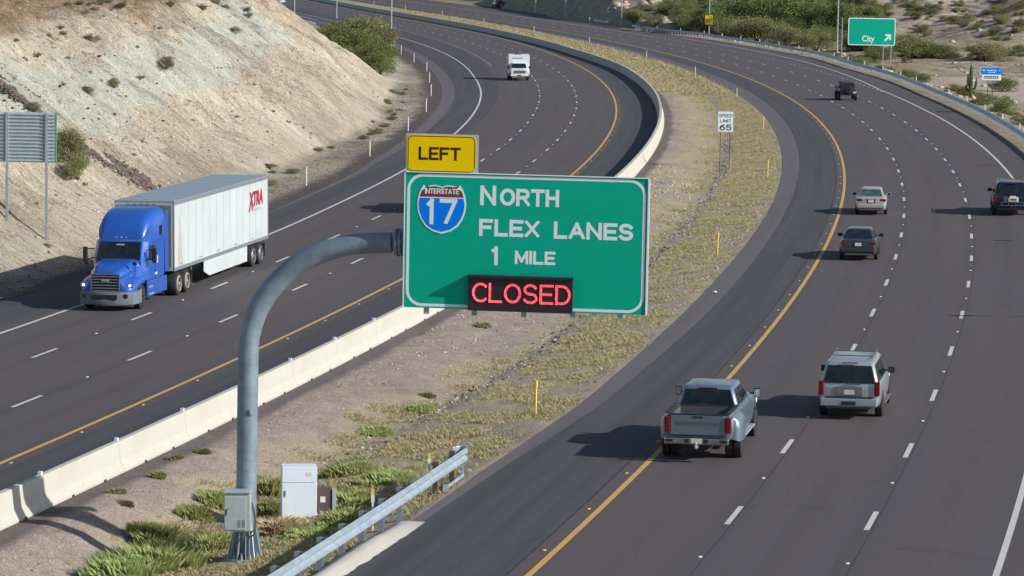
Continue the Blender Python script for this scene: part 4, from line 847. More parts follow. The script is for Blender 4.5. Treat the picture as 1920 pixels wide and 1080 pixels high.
def mirror(root, x, y, z, material, sx=.22, sz=.17, big=False):
    for sd in (-1, 1):
        b = MB(); b.box((sd * (x + .12), y, z), (sx, .10, sz)); o = b.build('mirror', material, root, bevel=.03); b = MB(); b.box((sd * (x + .12), y - .052, z), (sx * .8, .006, sz * .8)); b.build('mirror_glass', MAT['chrome'] if big else MAT['glass'], o)
        b = MB(); b.box((sd * (x - .02), y + .01, z - .02), (.18, .05, .05)); b.build('mirror_arm', material, o)
def place_v(name, label, C, s, off, rev=False, cat='car', yaw=0):
    x, y = P(C, s, off); h = heading(C, s) + (math.pi if rev else 0) - math.pi / 2 + yaw
    return empty(name, (float(x), float(y), 0.0), h, label, cat)
def fix_sub(o, cut, extra=None):     # subdivide, then cut wheel wells
    dg = bpy.context.evaluated_depsgraph_get(); dg.update(); me = bpy.data.meshes.new_from_object(o.evaluated_get(dg)); o.modifiers.clear(); o.data = me
    apply_bool(o, cut + (extra or []))
def sedan(name, label, s, off, paint, L=4.8, Wd=.915, tint=None, lip=False):
    rt = place_v(name, label, CN, s + L / 2 - .95, off, cat='car'); r = .33; wb = [(x, y) for x in (-Wd + .09, Wd - .09) for y in (-L/2 + 1.02, L/2 - .93)]
    st = [(-L/2, Wd*.80, .42, .90), (-L/2 + .06, Wd*.90, .30, .97), (-L/2 + .35, Wd*.97, .22, 1.03), (-L/2 + 1.0, Wd, .20, 1.03), (-.4, Wd, .20, .98), (.9, Wd, .20, .96), (L/2 - .95, Wd*.98, .20, .90), (L/2 - .35, Wd*.92, .22, .78), (L/2 - .05, Wd*.78, .32, .66)]
    o, cut = body(rt, st, paint, wb, r); fix_sub(o, cut)
    greenhouse(rt, (-L/2 + .62, L/2 - 1.35, Wd * .86), (-L/2 + 1.22, L/2 - 2.05, Wd * .66), paint, .98, 1.46, rr=.12, sides=((.06, .44), (.50, .93)), tint=tint, rearm=(.06, .06, .06))
    for sd in (-1, 1):
        part(rt, 'tail_lamp', MAT['tail'], [((sd * Wd * .74, -L/2 + .045, .86), (.34, .09, .14))], .03); part(rt, 'headlamp', MAT['sign_white'], [((sd * Wd * .72, L/2 - .12, .66), (.34, .12, .12))], .03)
    part(rt, 'licence_plate', MAT['plate'], [((0, -L/2 - .01, .80), (.31, .02, .16))], .003); part(rt, 'plate_recess', MAT['dark'], [((0, -L/2 + .012, .80), (.46, .03, .24))], .01)
    part(rt, 'bumper', paint, [((0, -L/2 + .05, .52), (Wd * 1.72, .16, .24))], .05); part(rt, 'lower_trim', MAT['plastic'], [((0, -L/2 + .07, .33), (Wd * 1.4, .12, .12))], .03)
    part(rt, 'trunk_seam', MAT['dark'], [((0, -L/2 + .50, 1.022), (Wd * 1.45, .012, .004))], 0)
    if lip: part(rt, 'trunk_trim', MAT['chrome'], [((0, -L/2 - .006, .90), (.7, .03, .03))], .01)
    mirror(rt, Wd - .02, L/2 - 1.75, 1.0, MAT['blackmetal'] if not lip else paint)
    for x, y in wb: wheel(rt, x, y, r, .21, 1 if x > 0 else -1)
    return rt
sedan('sedan', 'dark grey sedan with a white licence plate, nearer of two sedans in the left lane', 64.1, -1.75, car_paint('dark grey blue paint', (.05, .07, .09), .5, .3), 4.86)
sedan('sedan', 'pale silver sedan with a see-through rear window, farther of two sedans in the left lane', 90.9, -1.85, car_paint('pale silver paint', (.50, .52, .49), .4, .35), 4.6, .89, MAT['glass_pale'], True)

# --- big SUVs
def suv(name, label, s, off, paint, L=5.15, Wd=1.0, Ht=1.93, silver=True, C=CN):
    rt = place_v(name, label, C, s + L / 2 - 1.15, off, cat='suv'); r = .39; wb = [(x, y) for x in (-Wd + .11, Wd - .11) for y in (-L/2 + 1.12, L/2 - .95)]
    st = [(-L/2, Wd*.93, .50, 1.14), (-L/2 + .05, Wd*.96, .44, 1.16), (-L/2 + .3, Wd, .34, 1.17), (-1.0, Wd, .30, 1.17), (0.5, Wd, .30, 1.16), (1.15, Wd, .30, 1.14), (L/2 - .5, Wd*.97, .32, 1.08), (L/2 - .06, Wd*.86, .40, .98)]
    o, cut = body(rt, st, paint, wb, r); fix_sub(o, cut)
    greenhouse(rt, (-L/2 + .02, L/2 - 1.45, Wd * .94), (-L/2 + .26, L/2 - 2.15, Wd * .76), paint, 1.14, Ht - .06, rr=.11, sides=((.03, .27), (.32, .60), (.64, .94)), rearm=(.03, .06, .12))
    zt = Ht - .04
    for sd in (-1, 1):
        part(rt, 'roof_rail', MAT['plastic'], [((sd * Wd * .66, -.75, zt + .05), (.05, 2.5, .045))], .015)
        part(rt, 'tail_lamp', MAT['tail'], [((sd * Wd * .895, -L/2 + .04, 1.02), (.17, .14, .46))], .03); part(rt, 'headlamp', MAT['sign_white'], [((sd * Wd * .75, L/2 - .1, .88), (.34, .12, .2))], .03)
    for y in (-1.55, -.35): part(rt, 'cross_bar', MAT['plastic'], [((0, y, zt + .065), (Wd * 1.3, .06, .03))], .01)
    part(rt, 'bumper', paint, [((0, -L/2 - .02, .58), (Wd * 1.84, .20, .28))], .05); part(rt, 'lower_trim', MAT['plastic'], [((0, -L/2 + .02, .42), (Wd * 1.5, .12, .10))], .03); part(rt, 'step_pad', MAT['dark'], [((0, -L/2 - .03, .73), (Wd * 1.5, .16, .015))], 0)
    part(rt, 'hitch_cover', MAT['dark'], [((.0, -L/2 - .13, .56), (.46, .02, .12))], .01)
    f = part(rt, 'plate_surround', MAT['chrome'] if silver else MAT['plastic'], [((0, -L/2 - .008, .93), (.86, .03, .30))], .02); part(f, 'licence_plate', MAT['plate'], [((0, -L/2 - .03, .90), (.32, .02, .15))], .003); part(f, 'emblem', MAT['chrome'], [((0, -L/2 - .03, 1.02), (.22, .02, .05))], .01)
    part(rt, 'liftgate_seam', MAT['dark'], [((0, -L/2 - .003, .755), (Wd * 1.62, .012, .01))], 0); part(rt, 'wiper', MAT['dark'], [((.12, -L/2 - .005, 1.16), (.5, .02, .02))], 0)
    part(rt, 'brake_lamp', MAT['tail'], [((0, -L/2 + .20, Ht - .11), (.5, .04, .03))], .005)
    for sd in (-1, 1):
        for y in (-.35, .75): part(rt, 'door_handle', paint, [((sd * (Wd + .01), y, 1.0), (.03, .18, .035))], .01)
        part(rt, 'running_board', MAT['plastic'], [((sd * (Wd - .02), .2, .34), (.16, 2.3, .06))], .02)
    mirror(rt, Wd - .02, L/2 - 1.75, 1.22, MAT['blackmetal'], .24, .2)
    for x, y in wb: wheel(rt, x, y, r, .27, 1 if x > 0 else -1)
    return rt
suv('silver_suv', 'silver full size suv with roof rails and dark rear glass in the middle lane', 11.6, 1.32, car_paint('light silver paint', (.42, .47, .50), .45, .3))
rt = suv('dark_suv', 'dark blue suv cut by the right frame edge, carrying a rack on its rear hitch', 92.0, 5.98, car_paint('deep blue black paint', (.012, .024, .05), .3, .2), 5.3, 1.02, 1.95, False)
b = MB()
for z, w_ in ((.62, 1.5), (.80, 1.4)): b.tube([(-w_/2 + .15, -2.95, z), (w_/2 + .15, -2.95, z)], .025, 6)
for x in (-.55, -.15, .25, .7): b.tube([(x, -2.95, .62), (x, -2.95, .82)], .02, 6)
b.box((.0, -2.85, .62), (.08, .5, .06)); b.build('hitch_rack', MAT['chrome'], rt)
x, y = Vector((rt.location.x, rt.location.y)), rt.rotation_euler.z; wpos = rt.matrix_basis @ Vector((.12, -2.98, .83))
cg = empty('cargo_box', wpos, rt.rotation_euler.z, 'small pale box strapped on the rear rack of the dark suv', 'box'); b = MB(); b.box((0, 0, .13), (.52, .3, .26)); b.build('box', MAT['plate'], cg, bevel=.03); b = MB(); b.box((-.03, 0, .29), (.34, .2, .07)); b.build('lid', MAT['post_white'], cg, bevel=.02); b = MB(); b.box((0, -.155, .13), (.3, .01, .07)); b.build('strap', MAT['dark'], cg)

# --- pickup trucks
def pickup(name, label, C, s, off, paint, dual=True, rev=False):
    L = 6.65; rt = place_v(name, label, C, s + (-1 if rev else 1) * (L / 2 - 1.35), off, rev, 'pickup truck', R(0)); Wd = 1.03; r = .42; ya, yf = -L/2 + 1.35, L/2 - 1.0
    wb = [(x, y) for x in (-Wd + .12, Wd - .12) for y in (ya, yf)]
    st = [(-L/2 + .14, Wd*.97, .62, 1.42), (-L/2 + .2, Wd*.98, .58, 1.43), (-1.2, Wd, .50, 1.43), (-.9, Wd, .42, 1.36), (1.2, Wd, .42, 1.34), (1.7, Wd, .45, 1.36), (L/2 - .35, Wd*.97, .45, 1.30), (L/2 - .02, Wd*.90, .52, 1.18)]
    o, cut = body(rt, st, paint, wb, r)
    c = MB(); c.box((0, -2.18, 1.35), (1.62, 1.94, 1.0)); cut.append(c.build('cutter', MAT['dark'])); fix_sub(o, cut)
    part(rt, 'bed_floor', MAT['plastic'], [((0, -2.18, .87), (1.6, 1.92, .05))], 0)
    for c_, d_2 in (((0, -2.18, .905), (1.59, 1.91, .03)), ((-.80, -2.18, 1.14), (.02, 1.91, .48)), ((.80, -2.18, 1.14), (.02, 1.91, .48)), ((0, -1.225, 1.14), (1.57, .02, .48))): part(rt, 'bed_liner', MAT['plastic'], [(c_, d_2)], 0)
    greenhouse(rt, (-1.12, 1.55, Wd * .90), (-.95, .75, Wd * .72), paint, 1.34, 1.98, rr=.11, sides=((.05, .47), (.52, .94)), rearm=(.04, .08, .10))
    tg = part(rt, 'tailgate', paint, [((0, -L/2 + .13, 1.10), (1.62, .07, .62))], .025); part(tg, 'tailgate_handle', MAT['dark'], [((0, -L/2 + .09, 1.34), (.3, .02, .05))], .005); part(tg, 'tailgate_groove', MAT['plastic'], [((0, -L/2 + .092, 1.15), (1.3, .008, .10))], 0)
    part(rt, 'bed_rail_cap', MAT['dark'], [((0, -L/2 + .13, 1.425), (1.62, .09, .02))], 0)
    for sd in (-1, 1):
        part(rt, 'bed_rail_cap', MAT['dark'], [((sd * .90, -2.2, 1.45), (.13, 2.05, .025))], .005)
        tl = part(rt, 'tail_lamp', MAT['tail'], [((sd * .90, -L/2 + .11, 1.12), (.16, .10, .46))], .025); part(tl, 'lamp_bezel', MAT['chrome'], [((sd * .995, -L/2 + .12, 1.12), (.03, .09, .56))], .01)
        part(rt, 'headlamp', MAT['sign_white'], [((sd * .8, L/2 - .06, 1.02), (.32, .1, .22))], .03)
        if dual:
            b = MB(); rings = []
            for k in range(9):
                a = math.pi * k / 8; y = ya - math.cos(a) * .72; q = math.sin(a) ** .5 * .20 + .005; q2 = q
                rings.append([(sd * (Wd - .08), y, .62), (sd * (Wd + q), y, .62 - .05 * (q > .1)), (sd * (Wd + q * 1.02), y, .95), (sd * (Wd + q * .8), y, 1.18), (sd * (Wd - .08), y, 1.34)])
            b.loft(rings); b.build('rear_fender', paint, rt, smooth=60)
    bp = part(rt, 'bumper', MAT['chrome'] if dual else MAT['blackmetal'], [((0, -L/2 - .05, .66), (1.92, .22, .20))], .05); part(bp, 'step_pad', MAT['dark'], [((0, -L/2 - .05, .765), (1.7, .19, .012))], 0); part(bp, 'licence_plate', MAT['plate'], [((0, -L/2 - .165, .67), (.31, .02, .15))], .003)
    for sd in (-1, 1): part(bp, 'bumper_step', MAT['dark'], [((sd * .80, -L/2 - .16, .67), (.22, .02, .09))], .01); part(bp, 'plate_notch', MAT['dark'], [((sd * .28, -L/2 - .158, .67), (.14, .02, .11))], .01)
    b = MB(); b.box((0, -L/2 - .06, .50), (.09, .4, .10)); b.lathe((0, -L/2 - .26, .5), [(.05, 0), (.03, .06), (.045, .12), (.02, .16)], n=8); b.build('hitch', MAT['galv'], rt)
    for sd in (-1, 1): part(rt, 'running_board', MAT['galv'], [((sd * (Wd - .02), .5, .44), (.18, 2.6, .05))], .02)
    mirror(rt, Wd + .06, 1.22, 1.50, MAT['blackmetal'], .20, .29, True)
    part(rt, 'axle', MAT['dark'], [((0, ya, .42), (1.8, .12, .12))], 0)
    for x, y in wb:
        sd = 1 if x > 0 else -1
        if dual and y < 0: wheel(rt, x + sd * .16, y, r, .24, sd); wheel(rt, x - sd * .10, y, r, .24, sd, MAT['rim_dark'])
        else: wheel(rt, x + sd * .03, y, r, .25, sd)
    part(rt, 'roof_lamp', MAT['tail'], [((0, -.975, 1.90), (.55, .03, .04))], .005)
    return rt
pk = pickup('pickup_truck', 'grey double cab pickup with wide rear fenders crossing the yellow line', CN, 2.2, -2.25, car_paint('steel grey paint', (.20, .26, .33), .5, .33))
wp = pk.matrix_basis @ Vector((.25, -2.45, .9)); tb = empty('bed_tool', wp, pk.rotation_euler.z + R(3), 'pale metal hitch plate lying in the bed of the grey pickup', 'tool'); b = MB(); b.box((.12, 0, .34), (.62, .10, .16)); b.box((.05, 0, .14), (.12, .10, .28)); b.build('plate', MAT['plate'], tb, bevel=.015); b = MB(); b.lathe((-.02, -.09, .34), [(.05, 0), (.05, .06)], (0, 1, 0), 10); b.build('knob', MAT['dark'], tb)
pickup('pickup_truck', 'dark pickup hidden behind the big green sign, only its road shadow showing', CS, 72.0, -1.40, car_paint('dark pickup paint', (.04, .04, .05), .4, .3), False, True)
rd = pickup('pickup_truck', 'small dark red pickup entering by the ramp at the top of the picture', CN, 681.0, 17.4, car_paint('dark red paint', (.16, .015, .035), .3, .35), False)

# --- open top style off roader with spare wheel
L = 4.2; rt = place_v('off_roader', 'dark boxy off roader with a spare wheel on its tailgate, far in the middle lane', CN, 226.7 + 1.3, 1.69, cat='off roader'); pt_ = car_paint('gunmetal paint', (.035, .045, .055), .3, .4); r = .42
o, cut = body(rt, [(-L/2 + .1, .76, .52, 1.18), (-L/2 + .15, .78, .5, 1.19), (-.6, .78, .48, 1.19), (.5, .78, .48, 1.18), (.7, .74, .50, 1.14), (L/2 - .1, .66, .55, 1.10)], pt_, [(x, y) for x in (-.78, .78) for y in (-L/2 + .72, L/2 - .78)], r); fix_sub(o, cut)
greenhouse(rt, (-L/2 + .16, .45, .76), (-L/2 + .24, .20, .69), simple('soft top', (.05, .06, .065), .8), 1.18, 1.86, rr=.07, sides=((.04, .32), (.38, .62), (.68, .95)), rearm=(.08, .10, .12))
for x in (-.82, .82):
    for y in (-L/2 + .72, L/2 - .78): wheel(rt, x, y, r, .30, 1 if x > 0 else -1, MAT['rim_dark']); part(rt, 'fender_flare', MAT['plastic'], [((x, y, .95), (.30, 1.05, .06))], .03)
b = MB(); b.lathe((.10, -L/2 - .02, 1.08), [(.25, 0), (.39, .01), (.40, .06), (.40, .20), (.25, .24)], (0, -1, 0), 26); o = b.build('spare_wheel', MAT['tyre'], rt, smooth=40); b = MB(); b.lathe((.10, -L/2 - .20, 1.08), [(.22, 0), (.20, .03), (.04, .04)], (0, -1, 0), 18); b.build('rim', MAT['rim_dark'], o)
for sd in (-1, 1): part(rt, 'tail_lamp', MAT['tail'], [((sd * .70, -L/2 + .08, .98), (.13, .08, .20))], .02)
part(rt, 'bumper', MAT['blackmetal'], [((0, -L/2 + .02, .62), (1.5, .2, .16))], .03); part(rt, 'licence_plate', MAT['plate'], [((.66, -L/2 - .05, .80), (.32, .02, .16))], .003); mirror(rt, .80, .45, 1.24, MAT['blackmetal'], .18, .2)

# --- white service box truck coming towards us
rt = place_v('box_truck', 'white box truck driving towards the camera in the far southbound lanes', CS, 246.5 + 2.9, -5.45, True, 'truck'); wp_ = simple('white truck paint', (.74, .78, .80), .35, 0, .02, coat=.4); L = 6.4
b = MB(); b.box((0, -1.3, 1.72), (2.38, 3.75, 2.15)); bx_ = b.build('cargo_box', wp_, rt, bevel=.05); part(bx_, 'roof_unit', MAT['plastic'], [((.1, -.2, 2.83), (.7, .5, .14))], .04); b = MB(); b.box((0, .585, 2.45), (1.3, .01, .10)); b.box((0, .585, 2.28), (.9, .01, .05)); part(bx_, 'front_marking', MAT['galv'], [((.15, .585, 2.42), (1.2, .01, .12))], 0)
o, cut = body(rt, [(.5, .98, .50, 1.34), (.6, 1.0, .48, 1.35), (1.6, 1.02, .48, 1.34), (2.6, 1.0, .48, 1.30), (3.1, .95, .5, 1.22), (3.2, .9, .56, 1.1)], wp_, [(x, 2.25) for x in (-.92, .92)], .40, 'hood'); fix_sub(o, cut)
greenhouse(rt, (.5, 2.0, .92), (.5, 1.35, .78), wp_, 1.33, 1.95, rr=.10, rear=False, sides=((.30, .93),))
g_ = part(rt, 'grille', MAT['dark'], [((0, 3.19, .98), (1.25, .05, .34))], .02)
for z in (.92, 1.04): part(g_, 'grille_bar', MAT['galv'], [((0, 3.225, z), (1.2, .02, .04))], .005)
for sd in (-1, 1): part(rt, 'headlamp', MAT['post_white'], [((sd * .80, 3.16, .98), (.28, .10, .34))], .03)
part(rt, 'bumper', wp_, [((0, 3.24, .62), (1.95, .2, .24))], .04); part(rt, 'plate_bracket', MAT['dark'], [((0, 3.35, .62), (.4, .02, .12))], .0)
mirror(rt, 1.08, 1.75, 1.45, MAT['blackmetal'], .22, .34); part(rt, 'chassis', MAT['dark'], [((0, -.6, .55), (.9, 5., .2))], 0)
for sd in (-1, 1): wheel(rt, sd * .93, 2.25, .40, .25, sd); wheel(rt, sd * 1.02, -2.0, .40, .42, sd)
for sd in (-1, 1): part(rt, 'box_skirt', wp_, [((sd * 1.12, -.35, .62), (.1, 1.6, .3))], .02)

# --- far white car at the top edge
rt = place_v('white_car', 'tiny pale car at the top frame edge above the pale slope', CS, 706.7, -6.6, True, 'car'); o, cut = body(rt, [(-2.3, .8, .35, .9), (-2.2, .88, .28, .95), (0, .9, .25, 1.0), (1.6, .88, .25, .92), (2.3, .8, .35, .75)], wp_, [(x, y) for x in (-.8, .8) for y in (-1.4, 1.4)], .33); fix_sub(o, cut)
greenhouse(rt, (-2.0, 1.1, .82), (-1.4, .3, .62), wp_, .95, 1.55, rr=.1)
for x in (-.8, .8):
    for y in (-1.4, 1.4): wheel(rt, x, y, .33, .2, 1 if x > 0 else -1)
part(rt, 'bumper', wp_, [((0, 2.27, .5), (1.6, .15, .25))], .04)

# ================================================================ SEMI TRUCK (towards the camera)
BL = simple('blue cab paint', (.022, .105, .47), .34, .1, .05, 1.5, coat=.7); GR = simple('grey bumper plastic', (.16, .19, .22), .5, 0, .1)
SL = 1.0; rt = place_v('semi_truck', 'blue semi truck pulling a long white box trailer down the left lanes', CS, 17.75, -5.62, True, 'truck')
# local: front axle at y=0, +Y ahead; everything behind negative
Wc = 1.22
def ring2(y, w, zb, zt, rr=.2, tw=None):      # rounded rectangle section
    tw = tw or w; pts = [(w, zb), (w, zt - (zt - zb) * .4)]
    for k in range(5): a = R(90 * k / 4); pts.append((tw - rr + rr * math.cos(a), zt - rr + rr * math.sin(a)))
    p = [(x, y, z) for x, z in pts]; return p + [(-x, y, z) for x, y, z in reversed(p)]
def over(y, w, zb, zt, rr=.3, tw=None): return ring2(y, w, zb, zt, rr, tw)
TANW = simple('tan drive wheel', (.34, .28, .24), .6)
# hood
b = MB(); b.loft([over(-.72, 1.00, 1.0, 2.03, .22, .88), over(.0, .98, 1.0, 1.92, .25, .84), over(.75, .80, 1.0, 1.74, .26, .68), over(1.12, .66, 1.0, 1.60, .22, .55), over(1.20, .60, 1.0, 1.52, .2, .5)]); b.build('hood', BL, rt, smooth=45)
# fenders
for sd in (-1, 1):
    b = MB(); rings = []
    for y, wo, zt, zb in ((-.78, 1.10, 1.28, .95), (-.4, 1.18, 1.34, 1.02), (0, 1.21, 1.35, 1.06), (.42, 1.21, 1.30, .96), (.78, 1.18, 1.18, .82), (1.05, 1.05, 1.05, .75), (1.2, .90, .95, .72)):
        rings.append([(sd * .62, y, zb), (sd * wo * .98, y, zb), (sd * wo, y, zb + .1), (sd * wo * .97, y, zt - .08), (sd * wo * .86, y, zt), (sd * .62, y, zt + .22)])
    b.loft(rings); b.build('fender', BL, rt, smooth=50)
    hl = part(rt, 'headlamp', MAT['chrome'], [((sd * .96, 1.03, 1.06), (.34, .12, .22))], .05); b = MB(); b.lathe((sd * .99, 1.08, 1.06), [(.06, 0), (.06, .03), (.02, .04)], (0, 1, 0), 12); b.build('lamp', MAT['lamp_on'], hl)
    part(rt, 'arch_trim', MAT['dark'], [((sd * 1.12, -.68, 1.06), (.18, .10, .12))], .02)
    mr = part(rt, 'hood_mirror', MAT['dark'], [((sd * 1.02, .45, 1.92), (.2, .12, .14))], .04); b = MB(); b.tube([(sd * .98, .3, 1.4), (sd * 1.02, .42, 1.85)], .02, 6); b.build('mirror_stalk', MAT['dark'], mr)
# bumper
b = MB(); rings = []
for x, y0_, y1_ in ((-1.22, .15, .72), (-1.14, .2, 1.12), (-.8, .5, 1.36), (0, .6, 1.46), (.8, .5, 1.36), (1.14, .2, 1.12), (1.22, .15, .72)): rings.append([(x, y0_, .30), (x, y1_ - .04, .28), (x, y1_, .45), (x, y1_ - .06, .80), (x, y0_, .84)])
b.loft(rings); bm_ = b.build('bumper', GR, rt, smooth=40); part(bm_, 'air_intake', MAT['dark'], [((0, 1.425, .60), (1.1, .05, .20))], .02)
for sd in (-1, 1): part(bm_, 'fog_lamp', MAT['dark'], [((sd * .88, 1.31, .64), (.16, .08, .16))], .02)
# grille
g_ = part(rt, 'grille', MAT['dark'], [((0, 1.21, 1.18), (1.12, .08, .66))], .02); fr = MB()
for c, d in (((0, 1.26, 1.52), (1.24, .06, .05)), ((0, 1.26, .84), (1.1, .06, .05)), ((-.60, 1.26, 1.18), (.05, .06, .72)), ((.60, 1.26, 1.18), (.05, .06, .72))): fr.box(c, d)
fr.build('grille_frame', MAT['chrome'], g_, bevel=.01)
for z in (.95, 1.07, 1.19, 1.31, 1.43): part(g_, 'grille_bar', GR, [((0, 1.262, z), (1.14, .04, .045))], .008)
part(g_, 'badge', MAT['galv'], [((0, 1.29, 1.28), (.34, .02, .10))], .005)
# cab
b = MB(); b.loft([[(sd_ * w_, y, z) for sd_, w_, y in ((1, 1.18, -3.35), (1, 1.18, -.95), (1, .98, -.62), (-1, .98, -.62), (-1, 1.18, -.95), (-1, 1.18, -3.35))] for z in (1.05, 1.95)] + [[(sd_ * w_, y, z) for sd_, w_, y in ((1, 1.20, -3.35), (1, 1.13, -1.25), (1, .92, -1.02), (-1, .92, -1.02), (-1, 1.13, -1.25), (-1, 1.20, -3.35))] for z in (2.72,)]); cab = b.build('cab', BL, rt, smooth=30, bevel=.05)
ws = [(-.93, -.62 + .035, 2.0), (.93, -.62 + .035, 2.0), (.86, -.99 + .035, 2.66), (-.86, -.99 + .035, 2.66)]; MB().slab([Vector(p) for p in ws][::-1], -.02).build('windshield', MAT['glass'], cab)
part(cab, 'visor_label', MAT['plate'], [((0, -.93 + .03, 2.56), (.34, .02, .06))], 0); part(cab, 'wiper', MAT['dark'], [((0, -.55, 2.0), (1.7, .06, .05))], .01)
for sd in (-1, 1):
    p = [(sd * 1.185, -1.0, 1.95), (sd * 1.19, -1.82, 1.90), (sd * 1.165, -1.82, 2.52), (sd * 1.15, -1.30, 2.52)]; MB().slab([Vector(q) + Vector((sd * .006, 0, 0)) for q in (p if sd < 0 else p[::-1])], .01).build('side_window', MAT['glass'], cab)
    part(cab, 'door_seam', MAT['dark'], [((sd * 1.192, -1.95, 1.75), (.012, .02, 1.5))], 0); part(cab, 'sleeper_vent', MAT['glass'], [((sd * 1.21, -2.75, 3.05), (.012, .34, .40))], .004); part(cab, 'door_label', MAT['plate'], [((sd * 1.192, -2.25, 1.86), (.008, .16, .30))], 0); part(cab, 'number_label', MAT['plate'], [((sd * 1.192, -2.05, 1.28), (.008, .30, .10))], 0)
    mm = part(cab, 'mirror', MAT['dark'], [((sd * 1.50, -.82, 2.15), (.20, .14, .62))], .05); b = MB(); b.tube([(sd * 1.15, -1.0, 2.35), (sd * 1.45, -.85, 2.38)], .025, 6); b.tube([(sd * 1.15, -1.0, 1.98), (sd * 1.45, -.85, 1.95)], .025, 6); b.each('mirror_arm', MAT['dark'], mm)
# roof fairing (aero cap)
b = MB(); rings = []
for y, w_, zb, zt, rr in ((-.98, .90, 2.68, 2.80, .08), (-1.12, 1.0, 2.68, 3.12, .25), (-1.38, 1.08, 2.68, 3.48, .38), (-1.8, 1.14, 2.68, 3.76, .42), (-2.4, 1.19, 2.68, 3.92, .42), (-3.0, 1.21, 2.68, 3.98, .38), (-3.35, 1.21, 2.68, 3.98, .34)): rings.append(over(y, w_, zb, zt, rr, w_ * .98))
b.loft(rings); rf = b.build('roof_fairing', BL, rt, smooth=50)
for k in (-2, -.55, 0, .55, 2): part(rf, 'marker_lamp', MAT['post_tan'], [((k * .38, -1.02 - .02 * abs(k), 2.86), (.09, .06, .04))], .01)
for sd in (-1, 1):
    b = MB(); b.box((sd * 1.19, -3.62, 2.5), (.04, .52, 2.6)); b.build('side_extender', BL, rt, bevel=.01)
    sk = part(rt, 'side_skirt', BL, [((sd * 1.16, -2.25, .72), (.08, 2.9, .66))], .04); part(sk, 'step', MAT['galv'], [((sd * 1.20, -1.25, .50), (.12, .7, .05))], .01); part(sk, 'lower_step', MAT['galv'], [((sd * 1.2, -1.15, .80), (.1, .5, .05))], .01)
    wheel(rt, sd * 1.05, 0, .51, .30, sd, MAT['rim']); 
    for y in (-5.25, -6.55): wheel(rt, sd * .98, y, .51, .58, sd, TANW)
    part(rt, 'mudflap', MAT['dark'], [((sd * .98, -7.25, .62), (.6, .02, .6))], 0)
part(rt, 'chassis', MAT['dark'], [((0, -3.6, .86), (.9, 7.0, .25))], .02)
# trailer
TF, TR = -4.4, -20.6; TWd, ZB, ZT = 1.30, 1.12, 4.10; TRW = simple('white trailer panel', (.52, .59, .60), .4, 0, .04, .6); TRG = simple('grey trailer trim', (.30, .33, .36), .4, .4)
tr = MB(); tr.box((0, (TF + TR) / 2, (ZB + ZT) / 2), (TWd * 2, TF - TR, ZT - ZB)); tr = tr.build('trailer', TRW, rt, bevel=.02)
b = MB(); b.box((0, (TF + TR) / 2, ZT + .008), (TWd * 2 + .02, TF - TR + .02, .05)); b.build('trailer_roof', simple('trailer roof sheet', (.42, .50, .55), .35, .5, .08), tr)
for k in range(15): 
    b = MB(); b.box((0, TF - .5 - k * 1.05, ZT + .038), (TWd * 2 - .1, .04, .012)); b.build('roof_bow', TRG, tr)
for sd in (-1, 1):
    b = MB(); b.box((sd * (TWd + .01), (TF + TR) / 2, ZT - .07), (.03, TF - TR + .01, .16)); b.build('top_rail', TRG, tr); b = MB(); b.box((sd * (TWd + .01), (TF + TR) / 2, ZB + .07), (.03, TF - TR + .01, .15)); b.build('bottom_rail', TRG, tr)
    for yy in (TF - .04, TR + .05): b = MB(); b.box((sd * (TWd + .006), yy, (ZB + ZT) / 2), (.03, .10, ZT - ZB - .02)); b.build('corner_post', TRG, tr, bevel=.02)
    for k in range(1, 14): b = MB(); b.box((sd * (TWd + .003), TF - k * (TF - TR) / 14, (ZB + ZT) / 2), (.012, .035, ZT - ZB - .34)); b.build('side_rib', simple('rib white', (.44, .50, .51), .5), tr)
    for k in range(10): b = MB(); b.box((sd * (TWd + .012), TF - 1.2 - k * 1.5, ZB + .24), (.006, .45, .05)); b.build('side_reflector', simple('red white tape', (.34, .26, .24), .5), tr) if k % 2 == 0 else None
b = MB(); b.box((0, TF + .03, (ZB + ZT) / 2), (TWd * 2 - .2, .03, ZT - ZB - .3)); b.build('front_panel', TRG, tr)
